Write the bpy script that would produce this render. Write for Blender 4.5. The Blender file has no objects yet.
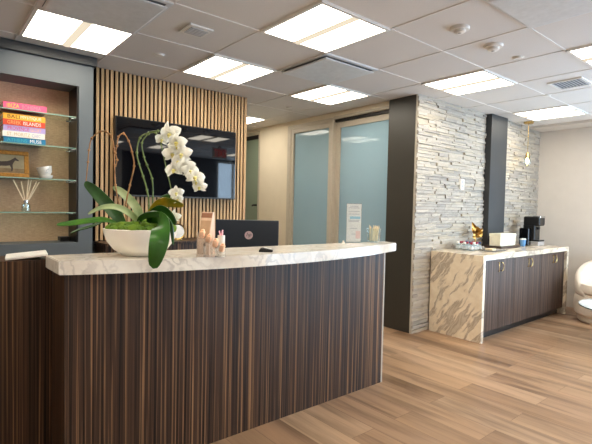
import bpy, bmesh, math, random
from mathutils import Vector, Matrix, Euler
random.seed(7)
scene = bpy.context.scene
COL = scene.collection
PI = math.pi

# ------------------------------------------------------------------ materials
def lin(c):
    c = c / 255.0
    return c / 12.92 if c <= 0.04045 else ((c + 0.055) / 1.055) ** 2.4
def S(r, g, b, a=1.0):
    return (lin(r), lin(g), lin(b), a)

class NT:
    def __init__(self, name):
        self.m = bpy.data.materials.new(name); self.m.use_nodes = True
        self.t = self.m.node_tree; self.t.nodes.clear()
        self.out = self.n('ShaderNodeOutputMaterial')
    def n(self, typ, **kw):
        nd = self.t.nodes.new(typ)
        for k, v in kw.items():
            if k in nd.inputs.keys(): nd.inputs[k].default_value = v
            else: setattr(nd, k, v)
        return nd
    def l(self, a, b): self.t.links.new(a, b)
    def coord(self, scale=(1, 1, 1), rot=(0, 0, 0), loc=(0, 0, 0)):
        tc = self.n('ShaderNodeTexCoord'); mp = self.n('ShaderNodeMapping')
        mp.inputs['Scale'].default_value = scale; mp.inputs['Rotation'].default_value = rot
        mp.inputs['Location'].default_value = loc
        self.l(tc.outputs['Object'], mp.inputs['Vector']); return mp.outputs['Vector']
    def noise(self, vec, scale=1, detail=4, rough=0.5, dist=0):
        nd = self.n('ShaderNodeTexNoise'); nd.inputs['Scale'].default_value = scale
        nd.inputs['Detail'].default_value = detail; nd.inputs['Roughness'].default_value = rough
        nd.inputs['Distortion'].default_value = dist
        self.l(vec, nd.inputs['Vector']); return nd.outputs['Fac']
    def ramp(self, fac, stops):
        r = self.n('ShaderNodeValToRGB'); e = r.color_ramp.elements
        while len(e) < len(stops): e.new(0.5)
        for el, (p, c) in zip(e, stops): el.position = p; el.color = c
        self.l(fac, r.inputs['Fac']); return r.outputs['Color']
    def mix(self, fac, a, b, mode='MIX'):
        m = self.n('ShaderNodeMix', data_type='RGBA', blend_type=mode)
        for s, v in ((0, fac), (6, a), (7, b)):
            if isinstance(v, (int, float, tuple)): m.inputs[s].default_value = v
            else: self.l(v, m.inputs[s])
        return m.outputs[2]
    def bump(self, h, strength=0.2, dist=0.01):
        b = self.n('ShaderNodeBump'); b.inputs['Strength'].default_value = strength
        b.inputs['Distance'].default_value = dist
        self.l(h, b.inputs['Height']); return b.outputs['Normal']
    def bsdf(self, color, rough=0.5, metal=0, spec=0.5, normal=None, coat=0, coat_r=0.05, trans=0, ior=1.45, sheen=0, sss=0):
        b = self.n('ShaderNodeBsdfPrincipled')
        if isinstance(color, tuple): b.inputs['Base Color'].default_value = color
        else: self.l(color, b.inputs['Base Color'])
        if isinstance(rough, (int, float)): b.inputs['Roughness'].default_value = rough
        else: self.l(rough, b.inputs['Roughness'])
        b.inputs['Metallic'].default_value = metal; b.inputs['Specular IOR Level'].default_value = spec
        b.inputs['Coat Weight'].default_value = coat; b.inputs['Coat Roughness'].default_value = coat_r
        b.inputs['Transmission Weight'].default_value = trans; b.inputs['IOR'].default_value = ior
        b.inputs['Sheen Weight'].default_value = sheen
        if normal is not None: self.l(normal, b.inputs['Normal'])
        self.l(b.outputs[0], self.out.inputs['Surface']); return b

M = {}
def plain(name, rgb, rough=0.5, metal=0, spec=0.5, coat=0, var=0.06, vscale=25, sheen=0):
    t = NT(name); v = t.coord(); f = t.noise(v, vscale, 3)
    c = S(*rgb); k1 = tuple(min(1, x * (1 - var)) for x in c[:3]) + (1,); k2 = tuple(min(1, x * (1 + var)) for x in c[:3]) + (1,)
    t.bsdf(t.ramp(f, [(0.3, k1), (0.7, k2)]), rough, metal, spec, coat=coat, sheen=sheen)
    M[name] = t.m; return t.m
def emit(name, rgb, strength):
    t = NT(name); e = t.n('ShaderNodeEmission'); e.inputs['Color'].default_value = S(*rgb); e.inputs['Strength'].default_value = strength
    t.l(e.outputs[0], t.out.inputs['Surface']); M[name] = t.m
def clear(name, tint=(255, 255, 255), rough=0.02, refl=1.0):
    t = NT(name); tr = t.n('ShaderNodeBsdfTransparent'); tr.inputs['Color'].default_value = S(*tint)
    g = t.n('ShaderNodeBsdfGlossy'); g.inputs['Roughness'].default_value = rough; g.inputs['Color'].default_value = (1, 1, 1, 1)
    lw = t.n('ShaderNodeLayerWeight'); pw = t.n('ShaderNodeMath', operation='POWER'); pw.inputs[1].default_value = 4.0
    t.l(lw.outputs['Facing'], pw.inputs[0])
    mu = t.n('ShaderNodeMath', operation='MULTIPLY_ADD'); mu.inputs[1].default_value = .5 * refl; mu.inputs[2].default_value = .035 * refl; t.l(pw.outputs[0], mu.inputs[0])
    mx = t.n('ShaderNodeMixShader'); t.l(mu.outputs[0], mx.inputs[0]); t.l(tr.outputs[0], mx.inputs[1]); t.l(g.outputs[0], mx.inputs[2])
    t.l(mx.outputs[0], t.out.inputs['Surface']); M[name] = t.m

def zebra(name, dark, mid, light, rough, coat=0.0):
    t = NT(name)
    w = t.noise(t.coord((9, 9, 1.1)), 1, 2)
    v = t.coord((1, 1, 1))
    a = t.noise(t.coord((85, 85, 0.35)), 1, 4, 0.6, 0.5)
    b = t.noise(t.coord((230, 230, 1.2), loc=(3, 1, 0)), 1, 3, 0.6)
    c = t.noise(t.coord((14, 14, 0.15), loc=(7, 2, 0)), 1, 3, 0.5)
    base = t.ramp(a, [(0.38, S(*dark)), (0.47, S(*mid)), (0.54, S(*mid)), (0.64, S(*light))])
    fine = t.ramp(b, [(0.35, (0.45, 0.45, 0.45, 1)), (0.62, (1.15, 1.1, 1.05, 1))])
    col = t.mix(0.75, base, fine, 'MULTIPLY')
    big = t.ramp(c, [(0.3, (0.72, 0.72, 0.74, 1)), (0.7, (1.15, 1.08, 1.0, 1))])
    col = t.mix(0.8, col, big, 'MULTIPLY')
    t.bsdf(col, rough, spec=0.3, normal=t.bump(b, 0.04, 0.002), coat=coat, coat_r=0.25)
    M[name] = t.m
zebra('macassar', (26, 18, 14), (66, 48, 37), (142, 110, 80), 0.42, 0.0)
zebra('macassar_grey', (50, 40, 36), (86, 70, 62), (128, 106, 92), 0.5)

# oak slats
t = NT('oak_slat'); g = t.noise(t.coord((40, 40, 1.5)), 1, 5, 0.6, 0.4); g2 = t.noise(t.coord((26, 26, 0.05)), 1, 1)
c = t.ramp(g, [(0.3, S(172, 134, 92)), (0.55, S(201, 164, 118)), (0.75, S(216, 184, 140))])
c = t.mix(0.5, c, t.ramp(g2, [(0.35, (0.78, 0.74, 0.7, 1)), (0.65, (1.1, 1.1, 1.1, 1))]), 'MULTIPLY')
t.bsdf(c, 0.55); M['oak_slat'] = t.m
plain('black_felt', (8, 7, 7), 0.9, spec=0.1)

# floor planks running along Y
t = NT('floor_planks')
tc = t.n('ShaderNodeTexCoord'); sp = t.n('ShaderNodeSeparateXYZ'); t.l(tc.outputs['Object'], sp.inputs[0])
cb = t.n('ShaderNodeCombineXYZ'); t.l(sp.outputs['Y'], cb.inputs['X']); t.l(sp.outputs['X'], cb.inputs['Y'])
br = t.n('ShaderNodeTexBrick', offset=0.37, offset_frequency=2, squash=1.0)
for k, v in (('Color1', (0, 0, 0, 1)), ('Color2', (1, 1, 1, 1)), ('Mortar', (0.5, 0.5, 0.5, 1)), ('Scale', 1.0), ('Mortar Size', 0.0016), ('Mortar Smooth', 0.1), ('Bias', 0.0), ('Brick Width', 1.22), ('Row Height', 0.187)):
    br.inputs[k].default_value = v
t.l(cb.outputs[0], br.inputs['Vector'])
plank = t.ramp(br.outputs['Color'], [(0.0, S(140, 110, 84)), (0.35, S(166, 135, 106)), (0.65, S(152, 121, 95)), (1.0, S(178, 149, 121))])
# offset grain per plank
off = t.n('ShaderNodeVectorMath', operation='SCALE'); t.l(br.outputs['Color'], off.inputs[0]); off.inputs['Scale'].default_value = 13.0
ad = t.n('ShaderNodeVectorMath', operation='ADD'); t.l(tc.outputs['Object'], ad.inputs[0]); t.l(off.outputs[0], ad.inputs[1])
mp = t.n('ShaderNodeMapping'); mp.inputs['Scale'].default_value = (22, 1.3, 1); t.l(ad.outputs[0], mp.inputs['Vector'])
gr = t.noise(mp.outputs[0], 1, 5, 0.6, 0.9)
mp2 = t.n('ShaderNodeMapping'); mp2.inputs['Scale'].default_value = (7, 0.7, 1); t.l(ad.outputs[0], mp2.inputs['Vector'])
gr2 = t.noise(mp2.outputs[0], 1, 3, 0.5, 0.6)
col = t.mix(0.85, plank, t.ramp(gr, [(0.28, (0.66, 0.62, 0.58, 1)), (0.5, (0.97, 0.96, 0.95, 1)), (0.75, (1.12, 1.11, 1.1, 1))]), 'MULTIPLY')
col = t.mix(0.9, col, t.ramp(gr2, [(0.32, (0.5, 0.46, 0.43, 1)), (0.5, (1, 1, 1, 1)), (0.72, (1.22, 1.19, 1.15, 1))]), 'MULTIPLY')
col = t.mix(br.outputs['Fac'], col, S(120, 92, 70))
t.bsdf(col, 0.33, spec=0.45, normal=t.bump(gr, 0.05, 0.003)); M['floor_planks'] = t.m

# marbles
def marble(name, base, warm, vein, vscale, rot, amt, rough=0.14):
    t = NT(name); v = t.coord((1, 1, 1), rot)
    n = t.noise(v, vscale * 0.6, 5, 0.55)
    a = t.n('ShaderNodeVectorMath', operation='ADD'); sc = t.n('ShaderNodeVectorMath', operation='SCALE'); sc.inputs['Scale'].default_value = 0.5
    nc = t.n('ShaderNodeTexNoise'); nc.inputs['Scale'].default_value = vscale; nc.inputs['Detail'].default_value = 5; t.l(v, nc.inputs['Vector'])
    t.l(nc.outputs['Color'], sc.inputs[0]); t.l(v, a.inputs[0]); t.l(sc.outputs[0], a.inputs[1])
    w = t.n('ShaderNodeTexWave', wave_type='BANDS', bands_direction='X'); w.inputs['Scale'].default_value = vscale * 0.55
    w.inputs['Distortion'].default_value = 6; w.inputs['Detail'].default_value = 4; w.inputs['Detail Scale'].default_value = 1.4
    t.l(a.outputs[0], w.inputs['Vector'])
    cloud = t.ramp(n, [(0.35, S(*base)), (0.65, S(*warm))])
    thin = t.ramp(w.outputs['Fac'], [(0.0, (.75, .75, .75, 1)), (amt, (0.28, 0.28, 0.28, 1)), (amt * 2, (0, 0, 0, 1))])
    msk = t.ramp(t.noise(v, vscale * 0.5, 2), [(0.38, (0.05, 0.05, 0.05, 1)), (0.62, (1, 1, 1, 1))])
    f = t.mix(1.0, thin, msk, 'MULTIPLY')
    t.bsdf(t.mix(f, cloud, S(*vein)), rough, spec=0.5); M[name] = t.m
marble('marble_counter', (240, 235, 225), (218, 208, 194), (186, 179, 171), 7.5, (0.3, 0.2, 0.9), 0.3)
# bold diagonal veined slab
t = NT('marble_bold')
v = t.coord((1, 1, 1), (math.radians(-32), 0, 0))
d = t.n('ShaderNodeTexNoise'); d.inputs['Scale'].default_value = 3.2; d.inputs['Detail'].default_value = 5; d.inputs['Roughness'].default_value = 0.55; t.l(v, d.inputs['Vector'])
sc = t.n('ShaderNodeVectorMath', operation='SCALE'); sc.inputs['Scale'].default_value = 0.16; t.l(d.outputs['Color'], sc.inputs[0])
ad = t.n('ShaderNodeVectorMath', operation='ADD'); t.l(v, ad.inputs[0]); t.l(sc.outputs[0], ad.inputs[1])
mp = t.n('ShaderNodeMapping'); mp.inputs['Scale'].default_value = (4.0, 14.0, 2.4); t.l(ad.outputs[0], mp.inputs['Vector'])
f1 = t.noise(mp.outputs[0], 1.0, 4, 0.55, 0.3)
fine = t.noise(ad.outputs[0], 14, 5, 0.6)
base = t.ramp(fine, [(0.3, S(226, 210, 184)), (0.7, S(240, 228, 206))])
f = t.ramp(f1, [(0.505, (0, 0, 0, 1)), (0.56, (0.7, 0.7, 0.7, 1)), (0.61, (0.35, 0.35, 0.35, 1)), (0.72, (0.75, 0.75, 0.75, 1))])
t.bsdf(t.mix(f, base, S(140, 124, 112)), 0.18); M['marble_bold'] = t.m

# stacked stone: colour per stone from a colour attribute
t = NT('ledge_stone')
at_ = t.n('ShaderNodeAttribute', attribute_name='stone_tone')
n1 = t.noise(t.coord((7, 7, 16)), 1, 5, 0.65); n2 = t.noise(t.coord(), 70, 4, 0.6)
col = t.mix(0.6, at_.outputs['Color'], t.ramp(n1, [(0.3, (0.84, 0.83, 0.82, 1)), (0.7, (1.1, 1.09, 1.07, 1))]), 'MULTIPLY')
t.bsdf(col, 0.75, spec=0.3, normal=t.bump(n2, 0.6, 0.006)); M['ledge_stone'] = t.m

# grasscloth
t = NT('grasscloth'); a = t.noise(t.coord((30, 30, 260)), 1, 3, 0.6); b = t.noise(t.coord((200, 200, 12)), 1, 3, 0.6)
c1 = t.ramp(a, [(0.3, S(178, 146, 116)), (0.7, S(210, 178, 146))])
t.bsdf(t.mix(0.5, c1, t.ramp(b, [(0.3, (0.8, 0.8, 0.8, 1)), (0.7, (1.1, 1.1, 1.1, 1))]), 'MULTIPLY'), 0.85); M['grasscloth'] = t.m

plain('ceiling_tile', (218, 215, 212), 0.9, spec=0.2, var=0.05, vscale=180)
plain('grid_metal', (226, 223, 220), 0.5)
plain('white_metal', (225, 223, 218), 0.45)
plain('plaque_white', (212, 216, 220), 0.3)
plain('grille_grey', (178, 178, 178), 0.6)
plain('shade_mat_grey', (120, 122, 124), 0.7)  # grey paints the shade in vent recesses; also a plain dish mat
plain('cream_paint', (218, 207, 187), 0.7, spec=0.3, var=0.02, vscale=6)
plain('frost_wall', (150, 178, 190), 0.7)
plain('white_paint', (214, 207, 199), 0.75, spec=0.3, var=0.02, vscale=6)
plain('beige_metal', (186, 177, 162), 0.4, spec=0.5, var=0.03)
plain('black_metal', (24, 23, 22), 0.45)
plain('charcoal_panel', (58, 56, 51), 0.42, var=0.03, vscale=8)
plain('slate_paint', (90, 96, 100), 0.5, var=0.03, vscale=8)
plain('slate_dark', (52, 53, 54), 0.5, var=0.03, vscale=8)
plain('chrome', (205, 206, 208), 0.18, metal=1)
plain('brass', (204, 174, 112), 0.25, metal=1)
plain('gold_leaf', (172, 128, 62), 0.28, metal=1, var=0.25, vscale=40)
plain('gilt_frame', (140, 98, 40), 0.4, metal=0.55, var=0.25, vscale=60)
plain('black_plastic', (20, 20, 22), 0.35)
plain('black_gloss', (9, 9, 11), 0.12)
plain('ceramic_white', (238, 232, 222), 0.25)
plain('bowl_cream', (248, 243, 232), 0.42, var=0.03, vscale=12)
plain('paper_white', (240, 240, 238), 0.7)
plain('plastic_white', (236, 234, 230), 0.4)
plain('upholstery', (232, 219, 203), 0.9, spec=0.2, var=0.05, vscale=160, sheen=0.2)
plain('dark_tray', (66, 48, 38), 0.4)
plain('cream_box', (244, 238, 214), 0.55)
plain('tan_wood', (198, 160, 128), 0.55, var=0.1)
plain('tan_box_side', (226, 194, 168), 0.55, var=0.05)
plain('terracotta', (160, 108, 82), 0.6)
plain('peach', (252, 196, 156), 0.45)
plain('pink_soft', (240, 178, 186), 0.6)
plain('red_cap', (160, 50, 66), 0.4)
plain('blue_cap', (60, 80, 130), 0.4)
plain('blue_cup', (92, 142, 190), 0.4)
plain('silver_base', (196, 192, 190), 0.35, metal=0.4)
plain('red_glow_off', (150, 30, 26), 0.5)
plain('monitor_back', (36, 43, 54), 0.5, var=0.02)
plain('logo_silver', (206, 180, 186), 0.35, metal=0.3)
plain('reed_wood', (236, 212, 182), 0.7)
plain('oil_liquid', (222, 200, 170), 0.3)
plain('swab_tan', (240, 218, 178), 0.8)
plain('leaflet', (240, 248, 254), 0.5)
plain('leaflet_line', (176, 186, 198), 0.6)
plain('leaflet_blue', (150, 206, 228), 0.6)
plain('leaflet_pink', (226, 204, 206), 0.6)
plain('horse_brown', (48, 32, 24), 0.6)
plain('painting_ground', (112, 90, 60), 0.6, var=0.25, vscale=30)
plain('painting_sky', (136, 122, 94), 0.6, var=0.12, vscale=30)
for nm, c in dict(book_pink=(236, 92, 132), book_yellow=(246, 176, 52), book_red=(214, 74, 44), book_lilac=(176, 156, 204), book_cream=(232, 226, 214), book_teal=(34, 124, 164), ink_yellow=(250, 206, 60), ink_rose=(244, 140, 150), ink_black=(34, 24, 20), ink_white=(246, 242, 234), ink_crimson=(206, 56, 96), ink_apricot=(240, 178, 110), ink_tan=(204, 172, 120), ink_lilac=(170, 166, 196), ink_teal=(60, 170, 178), page_edge=(232, 224, 206)).items():
    plain(nm, c, 0.5, var=0.02)

def leafmat(name, d, l, rough):
    t = NT(name); n = t.noise(t.coord(), 14, 3)
    b = t.bsdf(t.ramp(n, [(0.3, S(*d)), (0.7, S(*l))]), rough, spec=0.5)
    b.inputs['Subsurface Weight'].default_value = 0.0; M[name] = t.m
leafmat('leaf_dark', (26, 62, 22), (50, 98, 34), 0.32)
leafmat('leaf_bright', (52, 104, 34), (84, 136, 44), 0.32)
leafmat('leaf_deep', (34, 82, 24), (58, 110, 32), 0.32)
leafmat('leaf_pale', (128, 152, 104), (172, 186, 138), 0.35)
leafmat('leaf_yellowing', (64, 100, 24), (196, 150, 30), 0.35)
leafmat('moss', (56, 92, 22), (116, 148, 42), 0.9)
leafmat('stem_green', (74, 96, 48), (122, 136, 78), 0.5)
leafmat('stem_brown', (120, 82, 48), (178, 132, 84), 0.6)
leafmat('petal', (248, 247, 238), (254, 254, 250), 0.55)
leafmat('petal_lip', (214, 204, 110), (236, 226, 160), 0.5)

emit('lamp_diffuser', (255, 245, 226), 7.0)
emit('lamp_strip', (255, 238, 210), 0.46)
emit('bulb', (255, 222, 160), 14.0)
emit('exit_red', (255, 40, 30), 1.5)
clear('window_glass', (240, 248, 252), 0.01, 0.8)
clear('shelf_glass', (238, 247, 243), 0.02)
clear('acrylic', (248, 248, 248), 0.03, 1.6)
clear('jar_glass', (240, 246, 246), 0.04, 2.6)
plain('glass_edge', (128, 160, 146), 0.15, spec=0.6)
plain('table_edge', (30, 62, 56), 0.15)
t = NT('table_glass'); t.bsdf(S(206, 216, 218), 0.06, spec=0.8); M['table_glass'] = t.m  # opaque pale colour paints in the window's reflection on the glass

# frosted, glossy tinted panes
def frosted(name, top, bot, see=0.0):
    t = NT(name); v = t.coord(); sp = t.n('ShaderNodeSeparateXYZ'); t.l(v, sp.inputs[0])
    n = t.noise(v, 1.1, 2)
    b = t.bsdf(t.ramp(n, [(0.3, S(*top)), (0.7, S(*bot))]), 0.5, spec=0.2, coat=0.8, coat_r=0.03)
    tr = t.n('ShaderNodeBsdfTransparent'); mx = t.n('ShaderNodeMixShader'); mx.inputs[0].default_value = see
    t.l(b.outputs[0], mx.inputs[1]); t.l(tr.outputs[0], mx.inputs[2]); t.l(mx.outputs[0], t.out.inputs['Surface'])
    M[name] = t.m
frosted('frosted_blue', (152, 184, 202), (160, 192, 208), 0.16)
frosted('frosted_green', (126, 142, 126), (136, 152, 136))
# television panel
t = NT('tv_screen'); t.bsdf(S(4, 4, 7), 0.03, spec=0.5); M['tv_screen'] = t.m

# ------------------------------------------------------------------ geometry helpers
ORG = {}
class MB:
    def __init__(self): self.b = bmesh.new()
    def _xf(self, vs, mat):
        if mat is not None: bmesh.ops.transform(self.b, matrix=mat, verts=vs)
        return vs
    def box(self, x0, x1, y0, y1, z0, z1, bev=0.0, seg=2, mat=None):
        r = bmesh.ops.create_cube(self.b, size=1.0); vs = r['verts']
        bmesh.ops.scale(self.b, vec=(x1 - x0, y1 - y0, z1 - z0), verts=vs)
        bmesh.ops.translate(self.b, vec=((x0 + x1) / 2, (y0 + y1) / 2, (z0 + z1) / 2), verts=vs)
        if bev > 0:
            es = list({e for v in vs for e in v.link_edges})
            g = bmesh.ops.bevel(self.b, geom=es + vs, offset=bev, segments=seg, profile=0.5, affect='EDGES')
            vs = list({v for f in g['faces'] for v in f.verts} | {v for v in vs if v.is_valid})
            grow = True
            while grow:
                new = {e.other_vert(v) for v in vs for e in v.link_edges} - set(vs); grow = bool(new); vs += list(new)
        self._xf(vs, mat); return self
    def ring(self, c, ax, r, n, rot=0):
        ax = Vector(ax).normalized(); u = ax.orthogonal().normalized(); w = ax.cross(u)
        return [self.b.verts.new(Vector(c) + u * r * math.cos(rot + 2 * PI * k / n) + w * r * math.sin(rot + 2 * PI * k / n)) for k in range(n)]
    def skin(self, rings, cap=True, closed=True):
        n = len(rings[0])
        for a, b in zip(rings, rings[1:]):
            for k in range(n if closed else n - 1):
                self.b.faces.new((a[k], a[(k + 1) % n], b[(k + 1) % n], b[k]))
        if cap:
            self.b.faces.new(rings[0][::-1]); self.b.faces.new(rings[-1])
        return self
    def cyl(self, p0, p1, r0, r1=None, n=20):
        r1 = r0 if r1 is None else r1; ax = Vector(p1) - Vector(p0)
        return self.skin([self.ring(p0, ax, r0, n), self.ring(p1, ax, r1, n)])
    def tube(self, pts, r, n=8, r_end=None, sub=4):
        P = smooth_path(pts, sub); rings = []
        u = None
        for i, p in enumerate(P):
            tg = (P[min(i + 1, len(P) - 1)] - P[max(i - 1, 0)]).normalized()
            u = tg.orthogonal().normalized() if u is None else (u - tg * u.dot(tg)).normalized()
            w = tg.cross(u); rr = r if r_end is None else r + (r_end - r) * i / (len(P) - 1)
            rings.append([self.b.verts.new(p + u * rr * math.cos(2 * PI * k / n) + w * rr * math.sin(2 * PI * k / n)) for k in range(n)])
        return self.skin(rings)
    def lathe(self, prof, c, n=32, axis=(0, 0, 1), closed=False):
        # prof: (radius, height) pairs; radius 0 ends make a pole
        ax = Vector(axis).normalized(); u = ax.orthogonal().normalized(); w = ax.cross(u); c = Vector(c)
        rings = []
        for r, h in prof:
            if r < 1e-6: rings.append([self.b.verts.new(c + ax * h)])
            else: rings.append([self.b.verts.new(c + ax * h + u * r * math.cos(2 * PI * k / n) + w * r * math.sin(2 * PI * k / n)) for k in range(n)])
        for a, b in zip(rings, rings[1:]):
            for k in range(n):
                if len(a) == 1 and len(b) == 1: break
                if len(a) == 1: self.b.faces.new((a[0], b[(k + 1) % n], b[k]))
                elif len(b) == 1: self.b.faces.new((a[k], a[(k + 1) % n], b[0]))
                else: self.b.faces.new((a[k], a[(k + 1) % n], b[(k + 1) % n], b[k]))
        return self
    def prism(self, poly, z0, z1):
        a = [self.b.verts.new((x, y, z0)) for x, y in poly]; b = [self.b.verts.new((x, y, z1)) for x, y in poly]
        n = len(poly)
        for k in range(n): self.b.faces.new((a[k], a[(k + 1) % n], b[(k + 1) % n], b[k]))
        self.b.faces.new(a[::-1]); self.b.faces.new(b); return self
    def blob(self, c, r, sq=(1, 1, 1), sub=2, jit=0.0):
        g = bmesh.ops.create_icosphere(self.b, subdivisions=sub, radius=r)
        for v in g['verts']:
            k = 1 + random.uniform(-jit, jit)
            v.co = Vector(c) + Vector((v.co.x * sq[0] * k, v.co.y * sq[1] * k, v.co.z * sq[2] * k))
        return self
    def xform(self, mat):
        bmesh.ops.transform(self.b, matrix=mat, verts=self.b.verts[:]); return self

def smooth_path(pts, sub):
    P = [Vector(p) for p in pts]
    if sub <= 1 or len(P) < 3: return P
    out = []
    for i in range(len(P) - 1):
        p0 = P[max(i - 1, 0)]; p1 = P[i]; p2 = P[i + 1]; p3 = P[min(i + 2, len(P) - 1)]
        for s in range(sub):
            t = s / sub
            out.append(0.5 * ((2 * p1) + (-p0 + p2) * t + (2 * p0 - 5 * p1 + 4 * p2 - p3) * t * t + (-p0 + 3 * p1 - 3 * p2 + p3) * t ** 3))
    out.append(P[-1]); return out

def obj(name, mb, mat, parent=None, smooth=False, base=None, label=None):
    bm = mb.b
    o0 = ORG[parent.name] if parent is not None else (Vector(base) if base is not None else None)
    if o0 is None:
        cs = [v.co for v in bm.verts]
        o0 = Vector(((min(c.x for c in cs) + max(c.x for c in cs)) / 2, (min(c.y for c in cs) + max(c.y for c in cs)) / 2, min(c.z for c in cs)))
    bmesh.ops.recalc_face_normals(bm, faces=bm.faces[:])
    for v in bm.verts: v.co -= o0
    me = bpy.data.meshes.new(name); bm.to_mesh(me); bm.free()
    if smooth:
        for p in me.polygons: p.use_smooth = True
        try: me.set_sharp_from_angle(angle=math.radians(35))
        except Exception: pass
    me.materials.append(M[mat] if isinstance(mat, str) else mat)
    o = bpy.data.objects.new(name, me); COL.objects.link(o)
    if parent is not None: o.parent = parent
    else: o.location = o0
    ORG[o.name] = o0
    if label: o['label'] = label
    return o
def tag(o, label, cat, group=None, kind=None):
    o['label'] = label; o['category'] = cat
    if group: o['group'] = group
    if kind: o['kind'] = kind
    return o
def thing(name, loc, label, cat, group=None):
    o = bpy.data.objects.new(name, None); COL.objects.link(o); o.location = loc; o.empty_display_size = 0.1
    ORG[o.name] = Vector(loc); return tag(o, label, cat, group)
def struct(name, mb, mat, label, cat, parent=None, smooth=False):
    o = obj(name, mb, mat, parent, smooth)
    if parent is None: tag(o, label, cat, None, 'structure')
    return o
def lettering(name, text, mat, parent, origin, right, up, height, width=None, depth=0.0012):
    cu = bpy.data.curves.new(name, 'FONT'); cu.body = text; cu.extrude = 0.5; cu.resolution_u = 2
    tmp = bpy.data.objects.new(name + '_tmp', cu); COL.objects.link(tmp)
    bpy.context.view_layer.update()
    me = bpy.data.meshes.new_from_object(tmp.evaluated_get(bpy.context.evaluated_depsgraph_get()))
    COL.objects.unlink(tmp); bpy.data.objects.remove(tmp); bpy.data.curves.remove(cu)
    xs = [v.co.x for v in me.vertices]; ys = [v.co.y for v in me.vertices]
    w, h = max(xs) - min(xs), max(ys) - min(ys); x0, y0 = min(xs), min(ys)
    sy = height / h; sx = sy if width is None else width / w
    R = Vector(right).normalized(); U = Vector(up).normalized(); N = R.cross(U)
    mb = MB(); mb.b.from_mesh(me); bpy.data.meshes.remove(me)
    for v in mb.b.verts:
        v.co = Vector(origin) + R * (v.co.x - x0) * sx + U * (v.co.y - y0) * sy + N * (v.co.z + 0.5) * depth
    return obj(name, mb, mat, parent)

# ------------------------------------------------------------------ key dimensions
ZC = 2.464                       # ceiling
U0, V0, T = 1.7356, 1.9001, 0.6096   # ceiling grid origin and module
XL, XR, YF, YB = -2.2, 6.8, -2.1, 4.19
XG = 3.90                        # glass partition plane
YS = 2.74                        # stone face

# ------------------------------------------------------------------ shell
struct('floor', MB().box(XL - .1, XR + .3, YF - .1, 8.0, -0.08, 0.0), 'floor_planks', 'brown wood plank floor running through the reception room', 'floor')
struct('ceiling', MB().box(XL - .1, XR + .3, YF - .1, 8.0, ZC, ZC + 0.1), 'ceiling_tile', 'off-white suspended tile ceiling over the reception room', 'ceiling')
mb = MB()
for i in range(-7, 9):
    x = U0 + i * T
    if XL < x < 6.42: mb.box(x - .006, x + .006, YF, 7.5, ZC - .004, ZC + .002)
for j in range(-7, 10):
    y = V0 + j * T
    if YF < y < 7.5: mb.box(XL, 6.42, y - .006, y + .006, ZC - .0042, ZC + .002)
struct('ceiling_grid', mb, 'grid_metal', 'grey metal grid between the square ceiling tiles', 'ceiling grid')
struct('wall_left', MB().box(XL - .1, XL, YF, YB, 0, ZC), 'white_paint', 'plain wall at the left end of the room', 'wall')
struct('wall_back', MB().box(XL, 2.697, YB, YB + .12, 0, ZC), 'slate_dark', 'wall behind the bookcase and the slatted panel', 'wall')
struct('wall_corridor', MB().box(2.60, 2.70, YB + .12, 7.5, 0, ZC), 'cream_paint', 'cream wall inside the passage behind the slatted panel', 'wall')
struct('wall_end', MB().box(2.60, 4.1, 7.5, 7.6, 0, ZC), 'cream_paint', 'cream wall closing the passage', 'wall')
# far right wall: solid beside the stone, then windows
mb = MB().box(XR, XR + .12, 1.05, YS + .3, 0, ZC)
mb.box(XR, XR + .12, YF, 1.05, 0, 0.35).box(XR, XR + .12, YF, 1.05, 2.40, ZC).box(XR, XR + .12, YF, YF + .08, .35, 2.40)
struct('wall_right', mb, 'white_paint', 'plain off-white wall beside the stone wall and cream chair', 'wall')
mb = MB().box(3.40, 3.60, YF - .12, YF, 0, ZC).box(3.60, 5.66, YF - .12, YF, 1.40, ZC).box(3.60, 5.66, YF - .12, YF, 0, .1).box(5.66, 5.80, YF - .12, YF, 0, ZC).box(5.80, XR, YF - .12, YF, 0, .1).box(5.80, XR, YF - .12, YF, 2.42, ZC).box(6.76, XR, YF - .12, YF, .1, 2.42)
struct('wall_front', mb, 'charcoal_panel', 'window wall opposite the slatted panel', 'wall')
struct('trim_1', MB().box(6.43, XR, YF, YS, 2.432, ZC), 'white_paint', 'shallow white bulkhead along the far wall under the ceiling', 'trim')
struct('baseboard_right', MB().box(XR - .012, XR, 1.05, YS, 0, .1, .003), 'white_paint', 'white baseboard along the plain far wall', 'baseboard')

def window(n, axis, a0, a1, z0, z1, pos, bars, label):
    mb = MB(); fw = .05
    def bx(p0, p1, q0, q1, d0=-.06, d1=.0):
        if axis == 'X': mb.box(pos - d1, pos - d0, p0, p1, q0, q1)
        else: mb.box(p0, p1, pos + d0, pos + d1, q0, q1)
    for (p0, p1, q0, q1) in [(a0, a0 + fw, z0, z1), (a1 - fw, a1, z0, z1), (a0 + fw, a1 - fw, z0, z0 + fw), (a0 + fw, a1 - fw, z1 - fw, z1)]: bx(p0, p1, q0, q1)
    for b in bars: bx(b - .025, b + .025, z0 + fw, z1 - fw)
    if z1 > 1.5: bx(a0 + fw, a1 - fw, 1.28, 1.32)
    w = struct('window_%d' % n, mb, 'beige_metal', label, 'window')
    g = MB()
    if axis == 'X': g.box(pos + .028, pos + .034, a0 + fw, a1 - fw, z0 + fw, z1 - fw)
    else: g.box(a0 + fw, a1 - fw, pos - .034, pos - .028, z0 + fw, z1 - fw)
    obj('pane', g, 'window_glass', w)
window(3, 'X', YF + .08, 1.05, .35, 2.40, XR, (-1.0, 0.0), 'daylit window in the far wall beyond the cream chair')
window(4, 'Y', 5.80, 6.76, .1, 2.42, YF, (6.3,), 'daylit window opposite the slatted panel')

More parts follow.
